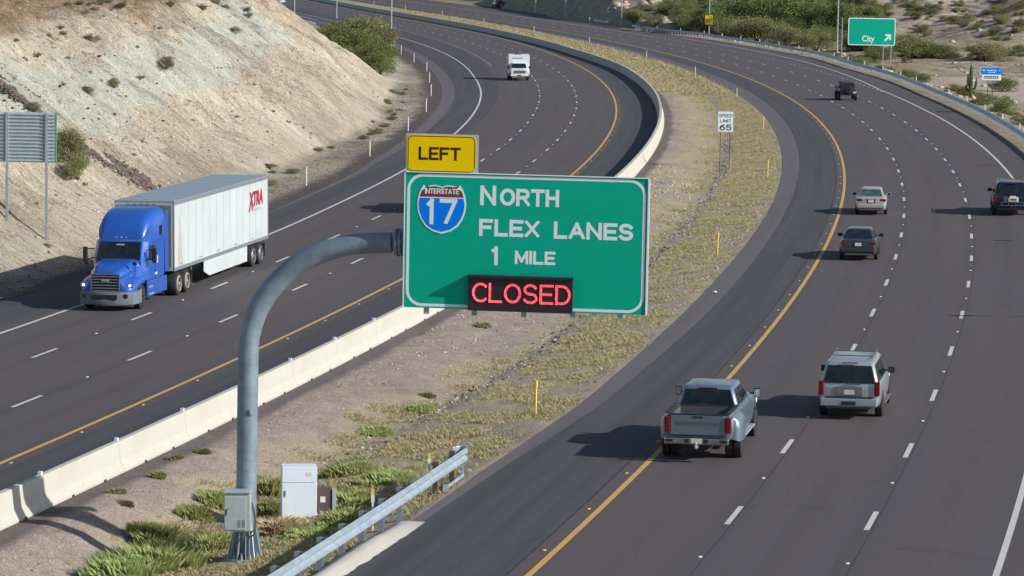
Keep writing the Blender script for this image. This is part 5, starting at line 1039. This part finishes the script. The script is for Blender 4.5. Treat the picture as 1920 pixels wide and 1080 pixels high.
# rust streak on the trailer flank, logo and small print (left side of the truck = -X local)
m_, t_, b_ = nt('rust streak'); tc_ = N(t_, 'ShaderNodeTexCoord').outputs['Object']; f_ = noise(t_, mapping(t_, tc_, (1, 6, .5)), 1.5, 4); t_.links.new(mix(t_, ramp(t_, f_, [(.35, 0.), (.6, 1.)]), (.52, .59, .60), (.45, .35, .25)), b_.inputs['Base Color'])
b = MB(); xs = -TWd - .004; b.add([(xs, TF - .62, ZB + .16), (xs, TF - 1.45, ZB + .16), (xs, TF - 1.2, ZB + .9), (xs, TF - 1.02, ZB + 2.1), (xs, TF - .84, ZB + 2.3)], [(0, 1, 2, 3, 4)]); b.build('rust_streak', m_, tr)
RD = simple('logo red', (.38, .02, .05), .5)
for sd in (-1, 1):
    ML = Matrix(((0, 0, 0, sd * (TWd + .012)), (sd, 0, 0, 0), (0, 0, 1, 0), (0, 0, 0, 1)))
    # sign plane: text local x -> along trailer, local -y -> outwards
    ML = Matrix.Translation((sd * (TWd + .014), 0, 0)) @ Matrix.Rotation(R(90) * sd, 4, 'Z')
    xa = (TR + 1.0) if sd > 0 else -(TR + 3.6); xb = xa + 2.6
    lo = put_text('logo_text', 'XTRA', tr, xa, xb, 2.86, 3.56, 0, RD, .05, rot=0, M=ML)
    v = np.array([tuple(q.co) for q in lo.data.vertices]); u_ = (v[:, 0] - v[:, 0].min()) / 2.6; v[:, 2] = v[:, 2] + 0; v[:, 0] += (v[:, 2] - 2.86) * .14
    mk_ = (u_ < .27) & (v[:, 2] < 2.96); v[mk_, 2] -= .22; v[mk_, 0] -= .08; lo.data.vertices.foreach_set('co', v.astype(np.float32).ravel()); lo.data.update()
    for k in range(5): o = MB().box((xa + .75 + k * .32, 0, 2.68), (.13, .006, .11)).build('small_print', simple('grey print', (.42, .42, .44), .5), tr); o.matrix_local = ML
for sd in (-1, 1):
    b = MB(); b.slab([(sd * (TWd - .06), -9.4, 1.10), (sd * (TWd - .06), -16.9, 1.10), (sd * (TWd - .06), -16.9, .36), (sd * (TWd - .06), -10.3, .36), (sd * (TWd - .06), -9.4, .62)], .03); b.build('trailer_skirt', TRW, tr)
    b = MB(); b.box((sd * .85, -8.5, .62), (.12, .2, .95)); b.box((sd * .85, -8.5, .13), (.3, .3, .05)); b.build('landing_leg', MAT['plastic'], tr)
    for y in (-17.95, -19.3): wheel(tr, sd * .98, y, .51, .58, sd, MAT['rim'])
    part(tr, 'mudflap', MAT['dark'], [((sd * .98, -20.05, .62), (.6, .02, .66))], 0)
part(tr, 'underframe', MAT['dark'], [((0, -18.6, .98), (1.1, 3.6, .24))], .02); part(tr, 'rear_guard', TRG, [((0, -20.55, .55), (2.3, .1, .12))], .01)
for k in range(5): part(tr, 'front_lamp', MAT['post_tan'], [(((k - 2) * .28, TF + .04, 4.05), (.1, .03, .04))], .0)
# ================================================================ VEGETATION AND STONES
def rot_rand(n, rng, up=.0):
    a = rng.normal(size=(n, 3)); a[:, 2] += up; a /= np.linalg.norm(a, axis=1)[:, None]; b = rng.normal(size=(n, 3)); b -= (a * b).sum(1)[:, None] * a; b /= np.linalg.norm(b, axis=1)[:, None]; return a, b
def crown_mesh(seed, nleaf, blobs, leaf, flat=.75, open_=.35, mat_='leaf_green', strands=0.):
    """unit crown: radius about 1, height 0..1.6"""
    rng = np.random.default_rng(seed); C = []; 
    for k in range(blobs):
        a = rng.uniform(0, 2 * math.pi); r = rng.uniform(0, .78) ** .7 * .8; z = rng.uniform(.25, 1.35) * (1 - .35 * r); C.append((r * math.cos(a), r * math.sin(a), z, rng.uniform(.20, .42)))
    C = np.array(C); w = C[:, 3] ** 2; idx = rng.choice(blobs, nleaf, p=w / w.sum()); d = rng.normal(size=(nleaf, 3)); d /= np.linalg.norm(d, axis=1)[:, None]
    rad = C[idx, 3] * (1 - open_ * rng.random(nleaf) ** 1.5) * (1 + rng.normal(size=nleaf) * .2); p = C[idx, :3] + d * rad[:, None] * np.array([1, 1, flat]); p[:, 2] = np.maximum(p[:, 2], .03)
    a, b = rot_rand(nleaf, rng, .3); L = leaf * rng.uniform(.6, 1.5, nleaf)[:, None]; W = L * .55
    V = np.stack([p - a * L * .5, p + b * W * .5, p + a * L * .5, p - b * W * .5], 1).reshape(-1, 3); F = np.arange(nleaf * 4).reshape(-1, 4)
    return npmesh('crown', V, F, MAT[mat_], smooth=False), C
def branch_mesh(seed, C, z0=0.):
    rng = random.Random(seed); b = MB()
    for c in C[:9]:
        bx, by = rng.uniform(-.06, .06), rng.uniform(-.06, .06); mid = (c[0] * .45 + rng.uniform(-.08, .08), c[1] * .45 + rng.uniform(-.08, .08), c[2] * .45); b.tube([(bx, by, -.08), mid, tuple(c[:3])], [.035, .022, .008], 4)
    return b
KIND = {}
def kind(nm, seed, nleaf, blobs, leaf, mat_, **k):
    me, C = crown_mesh(seed, nleaf, blobs, leaf, mat_=mat_, **k); b = branch_mesh(seed, C); o = b.build('trunk', MAT['bark']); m2 = o.data; bpy.data.objects.remove(o); KIND[nm] = (me, m2)
kind('tree_a', 1, 7000, 26, .060, 'leaf_green'); kind('tree_b', 2, 6500, 20, .062, 'leaf_green'); kind('tree_c', 3, 6500, 30, .060, 'leaf_olive'); kind('tree_d', 4, 5000, 18, .055, 'leaf_olive', open_=.6)
kind('bush_a', 5, 5000, 24, .065, 'leaf_olive'); kind('bush_b', 6, 5000, 24, .062, 'leaf_green'); kind('bush_g', 7, 2200, 14, .075, 'leaf_grey', open_=.8); kind('bush_h', 8, 4200, 20, .06, 'leaf_olive', open_=.7)
def plant(k, pos, rx, h, label, cat='bush', group=None, name='desert_bush', rz=None):
    me, tm = KIND[k]; rt = empty(name, pos - Vector((0, 0, .12)), rz if rz is not None else random.uniform(0, 6.28), label, cat, group)
    c = link('crown', me, rt); t = link('trunk', tm, rt); s = (rx, rx, h / 1.6); c.scale = s; t.scale = s; return rt
def plant_px(k, px, py, wpx, hpx, label, **kw):     # base pixel, width and height in photograph pixels
    g = onground(px, py); q = (g - Vector((0, 0, HC))).length / FPX; return plant(k, g, wpx * q / 2 / .95, hpx * q, label, **kw)
# the dark tree group behind the crest of the pale slope
GT = 'mesquite trees behind the pale slope'
for k, px_, py_, w_, h_, lb in (('tree_c', 690, 92, 112, 74, 'olive mesquite at the top right of the dark tree group'), ('tree_a', 630, 98, 120, 60, 'bright green mesquite at the left of the dark tree group'), ('tree_a', 668, 116, 130, 72, 'green mesquite in the middle of the tree group behind the pale slope'),
    ('tree_c', 715, 108, 74, 72, 'sparse grey green mesquite beside the left light pole'), ('tree_b', 712, 138, 78, 52, 'lowest dark green mesquite above the toe of the pale slope'), ('tree_b', 655, 125, 90, 46, 'dark mesquite rising just over the slope edge'), ('tree_c', 598, 84, 76, 40, 'low olive mesquite leftmost at the slope crest'), ('tree_a', 652, 74, 100, 46, 'rear green mesquite behind the middle of the tree group'), ('tree_a', 700, 128, 90, 60, 'bright mesquite just left of the lowest tree')):
    g = at(px_, py_, .1); q = g.y / FPX * 1.06; plant(k, g, w_ * q / 1.9, h_ * q, lb, cat='tree', group=GT, name='mesquite_tree')
# shrubs on the pale slope
GS = 'shrubs on the pale cut slope'
for k, px_, py_, w_, h_, lb in (('bush_a', 312, 130, 34, 32, 'round green shrub high on the grey green band of the slope'), ('bush_a', 164, 178, 28, 26, 'small green shrub lower left on the grey green band'), ('bush_h', 212, 165, 34, 28, 'ragged shrub with dark base in the middle of the slope'), ('bush_g', 118, 160, 16, 12, 'tiny grey shrub left of the lower green shrub'), ('bush_g', 262, 148, 26, 14, 'low grey scrub between two green shrubs'),
    ('tree_c', 130, 308, 76, 86, 'large olive bush right of the ribbed sign back'), ('tree_c', 146, 337, 60, 52, 'bush below the large olive bush, right of the sign posts'), ('bush_h', 60, 210, 50, 26, 'bush just above the ribbed sign back'), ('bush_g', 172, 78, 40, 22, 'grey shrub under the top left of the slope'), ('bush_g', 85, 460, 26, 12, 'dry tuft near the foot of the right sign post')):
    plant_px(k, px_, py_, w_, h_, lb, group=GS, name='slope_shrub')
rg = random.Random(3)
for i in range(46):     # scrub on the natural ground over the cut
    px_ = rg.uniform(0, 470); py_ = rg.uniform(2, 16) if rg.random() < .45 else rg.uniform(16, 118); 
    if py_ > 60 and px_ > 330 - py_: continue
    w_ = rg.uniform(10, 30); plant_px(rg.choice(['bush_g', 'bush_g', 'bush_h', 'bush_d' if False else 'bush_a']), px_, py_, w_, w_ * rg.uniform(.45, .7), 'low grey brown scrub scattered on the upper part of the pale slope', group='scrub on the upper slope', name='scrub')
for i in range(40):     # tiny dry scrub on the lower slope
    px_ = rg.uniform(0, 640); py_ = rg.uniform(200, 440); g = onground(px_, py_)
    if float(coords(CS, g.x, g.y)[1][0]) > float(toe(0)) - 3.5: continue
    w_ = rg.uniform(7, 18); plant('bush_g', g, w_ * g.y / FPX / 2, w_ * .5 * g.y / FPX, 'tiny dry grey scrub on the lower face of the pale slope', group='tiny scrub on the lower slope', name='scrub')
# verge tufts at the foot of the slope
for i in range(26):
    q = rg.uniform(72, 235); o_ = toe(q) + rg.uniform(-.3, 1.9); x, y = P(CS, q, o_); z = float(z_hill(np.array([q]), np.array([o_]))[0]); r_ = rg.uniform(.35, .8)
    plant(rg.choice(['bush_a', 'bush_h', 'bush_b', 'bush_g']), Vector((float(x), float(y), z + .08)), r_, r_ * .7, 'small weed clump along the foot of the pale slope', group='weeds at the foot of the slope', name='weed_clump')
# trees and bushes beyond the northbound lanes
GR_ = 'trees beyond the right guardrail'
big = [('tree_a', 1400, 62, 150, 95), ('tree_b', 1500, 58, 140, 90), ('tree_a', 1340, 66, 90, 60), ('tree_c', 1420, 78, 130, 60), ('tree_c', 1370, 72, 90, 50), ('tree_a', 1560, 60, 110, 70), ('tree_d', 1470, 84, 110, 45), ('tree_c', 1610, 96, 90, 48), ('tree_d', 1530, 94, 90, 44), ('tree_c', 1700, 108, 110, 58), ('tree_b', 1750, 112, 90, 40), ('tree_c', 1850, 116, 110, 46), ('tree_c', 1190, 42, 60, 34), ('tree_d', 1225, 52, 60, 34), ('tree_a', 1880, 172, 60, 34), ('tree_b', 1650, 110, 70, 30), ('tree_c', 1290, 60, 70, 44), ('tree_b', 1260, 30, 80, 36)]
ORD = WORD + ['sixteenth', 'seventeenth', 'eighteenth', 'nineteenth']
for i, (k, px_, py_, w_, h_) in enumerate(sorted(big, key=lambda t: t[1])): plant_px(k, px_, py_, w_, h_, 'green desert tree beyond the right guardrail, %s large one from the left' % ORD[i], group=GR_, name='desert_tree', cat='tree')
rg = random.Random(11)
for i in range(210):
    if rg.random() < .5: px_, py_ = rg.uniform(1270, 1925), rg.uniform(2, 118)
    else: px_, py_ = rg.uniform(1170, 1925), rg.uniform(0, 60)
    lim = 44 + (px_ - 1165) * .075 if px_ < 1580 else 100 + (px_ - 1580) * .42
    if py_ > lim: continue
    if px_ > 1690 and 128 < py_ < 168: continue
    w_ = rg.uniform(16, 62) * (.55 + .45 * py_ / 110); tall = px_ < 1640 and rg.random() < .6
    plant_px(rg.choice(['tree_a', 'tree_b', 'tree_c', 'tree_c', 'tree_d'] if tall else ['bush_a', 'bush_b', 'bush_h', 'bush_g', 'bush_g', 'tree_d', 'tree_c']), px_, py_, w_, w_ * rg.uniform(.42, .62), 'bush in the scrub covering the ground beyond the right guardrail', group='bushes beyond the right guardrail', name='desert_bush')
for i in range(70):     # brush line right behind the guardrail
    q = rg.uniform(150, 430); o_ = float(nb_e5(q)) + rg.uniform(2.2, 9); x, y = P(CN, q, o_); z = float(z_right(np.array([q]), np.array([o_]))[0]); r_ = rg.uniform(.5, 1.5)
    if o_ - float(nb_e5(q)) < 3 and r_ > .9: r_ = .6
    plant(rg.choice(['bush_a', 'bush_h', 'bush_b', 'bush_a', 'bush_g']), Vector((float(x), float(y), z)), r_, r_ * 1.0, 'low green brush growing right behind the long guardrail', group='brush behind the long guardrail', name='brush')
plant_px('bush_b', 1880, 212, 66, 42, 'fresh green bush right of the blue and white sign', name='desert_bush'); plant_px('bush_b', 1848, 196, 46, 26, 'green bush under the blue and white sign', name='desert_bush'); plant_px('tree_c', 1835, 186, 40, 20, 'low bush at the foot of the saguaro', name='desert_bush')
rg = random.Random(5)
for i in range(60):     # far belt at the top
    px_ = rg.uniform(690, 985); s_ = rg.uniform(600, 800)
    g = at(px_, rg.uniform(2, 9) if px_ < 850 else rg.uniform(4, 8), 0)
    sN, oN = coords(CN, g.x, g.y)
    if oN[0] < nb_e5(sN[0]) + (11 if 600 < sN[0] else 2): g = Vector((*[float(v) for v in P(CN, sN[0], float(nb_e5(sN[0])) + rg.uniform(9 if sN[0] < 640 else 24, 46))], 0)); 
    plant(rg.choice(['tree_a', 'tree_b', 'tree_c', 'tree_c']), Vector((g.x, g.y, float(gz(g.x, g.y)[0]))), rg.uniform(1.8, 4.), rg.uniform(2.2, 4.2), 'far green tree in the belt along the top edge of the picture', cat='tree', group='far tree belt', name='desert_tree')
rg = random.Random(23)
for i in range(85):
    px_ = rg.uniform(1275, 1640); py_ = rg.uniform(8, 52 + (px_ - 1270) * .14); w_ = rg.uniform(34, 80) * (.6 + .4 * py_ / 90)
    plant_px(rg.choice(['tree_a', 'tree_b', 'tree_a', 'tree_c', 'tree_d']), px_, py_, w_, w_ * rg.uniform(.5, .72), 'green tree crowded into the thicket around the yellow 50 sign and the City sign', group='thicket trees', name='desert_tree', cat='tree')
# saguaro
g = onground(1820, 184); q = g.y / FPX; rt = empty('saguaro_cactus', g, 0, 'tall saguaro cactus with upturned arms left of the blue and white sign', 'cactus')
def sag(path, rr, nm, par):
    b = MB(); path = [Vector(p) for p in path]; n = 24; rings = []
    for i, p in enumerate(path):
        t = (path[min(i+1, len(path)-1)] - path[max(i-1, 0)]).normalized(); a = Vector((0, 1, 0)); u_ = t.cross(a).normalized(); w_ = u_.cross(t)
        rings.append([p + (u_ * math.cos(2*math.pi*k/n) + w_ * math.sin(2*math.pi*k/n)) * rr[i] * (1 if k % 2 else .84) for k in range(n)])
    return b.loft(rings).build(nm, MAT['cactus'], par, smooth=20)
k_ = q; hh = 62 * k_; tr_ = sag([(0, 0, -.3), (0, 0, hh * .3), (0, 0, hh * .6), (.02, 0, hh * .9), (.02, 0, hh)], [.13, .19, .20, .16, .05], 'trunk', rt)
sag([(0, 0, 17 * k_), (7 * k_, 0, 18 * k_), (9.5 * k_, 0, 24 * k_), (10 * k_, 0, 38 * k_)], [.10, .13, .14, .06], 'arm', rt); sag([(0, 0, 20 * k_), (-5 * k_, 0, 24 * k_), (-6 * k_, 0, 30 * k_), (-5.5 * k_, 0, 46 * k_)], [.09, .11, .12, .05], 'arm', rt); sag([(0, 0, 12 * k_), (-6.5 * k_, .2, 15 * k_), (-8.5 * k_, .2, 20 * k_), (-8.5 * k_, .2, 25 * k_)], [.09, .13, .14, .07], 'arm', rt)

# ---- grass blades in the median (stuff)
def blades(name, X, Y, Z, h, w, lean, rng, nb, material, spread=.05):
    n = len(X); X, Y, Z, h = (np.repeat(a, nb) for a in (X, Y, Z, np.broadcast_to(h, n))); m = n * nb; spread = np.repeat(np.broadcast_to(spread, n), nb)
    a = rng.uniform(0, 2 * math.pi, m); r = np.sqrt(rng.random(m)) * spread; bx, by = X + np.cos(a) * r, Y + np.sin(a) * r; hh = h * rng.uniform(.45, 1.15, m); ln = rng.uniform(.05, lean, m) * hh
    t = rng.uniform(0, math.pi, m); dx, dy = np.cos(t) * w, np.sin(t) * w; tx, ty = bx + np.cos(a) * ln, by + np.sin(a) * ln
    mx, my, mz = (bx * .45 + tx * .55 + 0, by * .45 + ty * .55, Z + hh * .62)
    V = np.stack([np.stack([bx - dx, by - dy, Z - .02], 1), np.stack([bx + dx, by + dy, Z - .02], 1), np.stack([mx + dx * .7, my + dy * .7, mz], 1), np.stack([tx + np.cos(a) * ln * .5, ty + np.sin(a) * ln * .5, Z + hh], 1)], 1).reshape(-1, 3)
    return npmesh(name, V, np.arange(m * 4).reshape(-1, 4), material, smooth=False)
def scatter(n, s0, s1, dens, pw=1.):
    q = s0 + (s1 - s0) * RNG.random(n) ** pw; w = W0(q); e = nb_e1(q); o = w + .9 + (e - .15 - w - .9) * RNG.random(n); k = RNG.random(n) < dens(q, o, w, e); q, o, w = q[k], o[k], w[k]; x, y = P(CN, q, o); return q, o, x, y, z_median(q, o, w)
def dg_(q, o, w, e):
    d = np.clip(drain(q), w + 1.6, e - 1.2); nz = fbm(q * .25, o * .3, 11, 4); pt_ = fbm(q * .9, o * .9, 51, 3)
    v = sstep(-.15, .3, (o - d + .6 + 1.1 * hump(q) + 1.1 * sstep(60, 130, q)) * .35 + nz * .8) * (1 - .8 * sstep(1.0, .1, e - o + nz)) * sstep(-.25, .28, pt_ + .03) + .05 * sstep(.2, .5, pt_)
    return v * (1 - .92 * np.exp(-((o - d - .25) / .5) ** 2))
q, o, x, y, z = scatter(110000, -22, 250, dg_, 1.75); tag(link('dry_grass', blades('dry_grass', x, y, z, RNG.uniform(.05, .16, len(x)), .006, .9, RNG, 6, MAT['mid_grass'], .13)), kind='stuff')
q, o, x, y, z = scatter(34000, -22, 120, lambda *a: dg_(*a) * sstep(-.05, .2, fbm(a[0] * .35, a[1] * .5, 61, 3)), 1.5); tag(link('green_grass', blades('green_grass', x, y, z, RNG.uniform(.05, .15, len(x)), .006, .9, RNG, 6, MAT['leaf_bright'], .12)), kind='stuff')
q, o, x, y, z = scatter(12000, 240, 640, lambda q, o, w, e: .8 + 0 * q, 1.0); tag(link('far_grass', blades('far_grass', x, y, z, RNG.uniform(.15, .35, len(x)), .03, 1.0, RNG, 4, MAT['mid_grass'], .3)), kind='stuff')
# distinct clumps near the camera
GB, GD = 'fresh green grass clumps in the near median', 'dry grass tufts'
def clump(px, py, wpx, h, mat_, label, n=260, grp=None, name='grass_clump', zr=None):
    g = onground(px, py); r = wpx * g.y / FPX / 2; m_ = 60; a = RNG.uniform(0, 6.28, m_); rr = np.sqrt(RNG.random(m_)) * r; X, Y = rr * np.cos(a), rr * np.sin(a); Z = gz(X + g.x, Y + g.y) - g.z
    me = blades(name, X, Y, Z, h * (1.1 - .6 * rr / max(r, .01)), .0042, .75, RNG, max(6, n // 5), MAT[mat_], r * .3); o = link(name, me); o.location = g; o.scale.z = 1.3 if mat_ == 'leaf_bright' else 1.; tag(o, label, 'grass clump', grp); return o
for px_, py_, w_, h_, lb in ((275, 1072, 170, .55, 'biggest fresh green grass clump at the bottom edge left of the curved pole'), (300, 1022, 90, .42, 'green grass clump just above the biggest one'), (225, 1090, 110, .5, 'green grass clump at the bottom edge, left end'), (395, 1030, 80, .34, 'green grass clump immediately left of the pole base'), (368, 972, 60, .26, 'low green clump left of the pole cabinet'),
    (405, 948, 60, .30, 'green clump left of the curved pole, beside its cabinet top'), (502, 930, 46, .42, 'bright green grass between the curved pole and the white cabinet'), (500, 965, 44, .3, 'green grass at the lower left of the white cabinet'), (650, 985, 90, .34, 'green grass right of the meter pedestal, behind the guardrail'), (655, 950, 70, .34, 'green grass above right of the meter pedestal'),
    (650, 890, 90, .3, 'green grass patch above right of the white cabinet'), (720, 905, 90, .28, 'green grass patch behind the upper guardrail posts'), (580, 1005, 90, .2, 'low green grass in front of the white cabinet'), (705, 815, 60, .22, 'green patch beside the drain line above the cabinet'), (790, 770, 50, .2, 'small green patch left of the yellow post')):
    clump(px_, py_, w_, h_, 'leaf_bright', lb, 420 if w_ > 85 else 250, GB)
clump(515, 1003, 62, .45, 'dry_grass', 'straw coloured grass tuft between the curved pole and the guardrail', 520, GD); clump(545, 990, 50, .3, 'dry_grass', 'second straw coloured tuft in front of the white cabinet', 300, GD)
for px_, py_, lb in ((295, 895, 'weed on the gravel bank below the third barrier joint'), (218, 925, 'weed on the gravel above the sign shadow'), (328, 862, 'brown weed on the gravel bank left of the pole'), (380, 850, 'weed nearest the barrier left of the pole'), (235, 950, 'weed inside the sign shadow'), (120, 925, 'thin weed at the barrier foot beside the sign shadow'), (905, 612, 'dark weed under the message box on the gravel'), (800, 745, 'weed left of the drain line')):
    clump(px_, py_, 26, .16, 'leaf_olive', lb, 130, 'small weeds on the median gravel', 'weed')
# stones
def stones(name, X, Y, Z, r, material, seed=1):
    rng = np.random.default_rng(seed); ico = np.array([(0,0,1),(.89,0,.45),(.28,.85,.45),(-.72,.53,.45),(-.72,-.53,.45),(.28,-.85,.45),(.72,.53,-.45),(-.28,.85,-.45),(-.89,0,-.45),(-.28,-.85,-.45),(.72,-.53,-.45),(0,0,-1)])
    T_ = np.array([(0,1,2),(0,2,3),(0,3,4),(0,4,5),(0,5,1),(1,6,2),(2,7,3),(3,8,4),(4,9,5),(5,10,1),(2,6,7),(3,7,8),(4,8,9),(5,9,10),(1,10,6),(11,7,6),(11,8,7),(11,9,8),(11,10,9),(11,6,10)])
    n = len(X); S = np.stack([r * rng.uniform(.7, 1.3, n), r * rng.uniform(.7, 1.3, n), r * rng.uniform(.45, .8, n)], 1); V = ico[None] * (1 + rng.normal(size=(n, 12, 1)) * .14) * S[:, None]
    a = rng.uniform(0, 6.28, n); c, s_ = np.cos(a)[:, None], np.sin(a)[:, None]; V = np.stack([V[..., 0] * c - V[..., 1] * s_, V[..., 0] * s_ + V[..., 1] * c, V[..., 2]], 2) + np.stack([X, Y, Z], 1)[:, None]
    return npmesh(name, V.reshape(-1, 3), (T_[None] + np.arange(n)[:, None, None] * 12).reshape(-1, 3), material, smooth=False)
n = 1500; q = RNG.uniform(-4, 170, n) ; dd = np.clip(drain(q), W0(q) + 1.6, nb_e1(q) - 1.2) + .2 + RNG.normal(size=n) * .30 + .25 * np.sin(q * .3); x, y = P(CN, q, dd); z = z_median(q, dd, W0(q)); k = RNG.random(n) < .35 + .65 * (fbm(q * .3, q * 0, 71, 3) > 0)
h_ = n // 2; tag(link('riprap', stones('riprap', x[:h_][k[:h_]], y[:h_][k[:h_]], z[:h_][k[:h_]], RNG.uniform(.03, .13, h_)[k[:h_]], MAT['darkrock'], 2)), kind='stuff'); tag(link('gravel_stones', stones('gravel_stones', x[h_:][k[h_:]], y[h_:][k[h_:]], z[h_:][k[h_:]], RNG.uniform(.03, .10, n - h_)[k[h_:]], MAT['rock'], 3)), kind='stuff')
n = 9000; q = -20 + 150 * RNG.random(n) ** 1.6; w = W0(q); o = w + .9 + (nb_e1(q) - .3 - w - .9) * RNG.random(n); x, y = P(CN, q, o); z = z_median(q, o, w); r = .012 + .03 * RNG.random(n) ** 3
tag(link('gravel', stones('gravel', x, y, z, r * (1 + q.clip(0) / 60), MAT['rock'], 5)), kind='stuff'); 
n = 5000; q = RNG.uniform(-20, 240, n); o = sb_e4(q) - RNG.uniform(.3, 4.5, n); x, y = P(CS, q, o); tag(link('verge_gravel', stones('verge_gravel', x, y, z_hill(q, o), .03 + .05 * RNG.random(n) ** 2, MAT['darkrock'], 6)), kind='stuff')
# riprap ditch running down the slope, plus loose stones on the slope
def band(p0, p1, wpx, n, rmin, rmax, material, name, seed):
    rng = np.random.default_rng(seed); pts = []
    for i in range(n):
        t = rng.random(); px_ = p0[0] + (p1[0] - p0[0]) * t; py_ = p0[1] + (p1[1] - p0[1]) * t + rng.normal() * wpx; pts.append(onground(px_, py_))
    X, Y, Z = np.array([tuple(p) for p in pts]).T; tag(link(name, stones(name, X, Y, Z, rng.uniform(rmin, rmax, n), material, seed)), kind='stuff')
band((0, 155), (100, 222), 8, 1000, .05, .15, MAT['darkrock'], 'riprap_ditch', 21); band((148, 268), (300, 362), 6.0, 1000, .05, .15, MAT['darkrock'], 'riprap_ditch', 22)
n = 2600; q = RNG.uniform(-20, 225, n); d_ = RNG.uniform(.5, 28, n); o = toe(q) - d_; x, y = P(CS, q, o); k = RNG.random(n) < .25 + .75 * (fbm(q * .1, d_ * .15, 81, 3) > .05); tag(link('slope_stones', stones('slope_stones', x[k], y[k], z_hill(q, o)[k], (.05 + .16 * RNG.random(n) ** 3)[k], MAT['rock'], 8)), kind='stuff')
n = 5200; q = RNG.uniform(-20, 225, n); d_ = RNG.uniform(.3, 30, n); o = toe(q) - d_; x, y = P(CS, q, o); k = RNG.random(n) < .1 + .9 * (fbm(q * .07, d_ * .12, 83, 4) > .08); tag(link('slope_rubble', stones('slope_rubble', x[k], y[k], z_hill(q, o)[k], (.035 + .10 * RNG.random(n) ** 3)[k], MAT['darkrock'], 18)), kind='stuff')
n = 1500; q = RNG.uniform(150, 640, n); o = nb_e5(q) + 2.5 + 60 * RNG.random(n) ** 1.5; x, y = P(CN, q, o); tag(link('desert_stones', stones('desert_stones', x, y, z_right(q, o), .10 + .55 * RNG.random(n) ** 4, MAT['rock'], 9)), kind='stuff')
n = 260; q = RNG.uniform(448, 540, n); o = nb_e5(q) + RNG.uniform(4, 24, n); x, y = P(CN, q, o); tag(link('rock_outcrop', stones('rock_outcrop', x, y, z_right(q, o), .5 + 1.2 * RNG.random(n) ** 2, simple('outcrop stone', (.40, .32, .26), .95, 0, .35, 1.2, bmp=.5), 10)), kind='stuff')
for px_, py_, r_, lb in ((173, 1072, .13, 'white rounded stone at the bottom edge left of the grass clumps'), (1040, 640, .14, 'pale boulder on the drain line below the sign'), (1356, 405, .16, 'white stone in the grass right of the sign'), (690, 823, .10, 'small white stone beside the drain line'), (1340, 549, .12, 'white scrap lying on the old asphalt margin')):
    g = onground(px_, py_) if px_ != 1340 else at(px_, py_, 0); me = stones('boulder', np.array([0.]), np.array([0.]), np.array([.04]), np.array([r_]), MAT['white_cab'] if px_ in (173, 1340) else MAT['rock'], int(px_)); o = link('boulder', me); o.location = g; md = o.modifiers.new('s', 'SUBSURF'); md.levels = 1; md.render_levels = 2; tag(o, lb, 'stone')
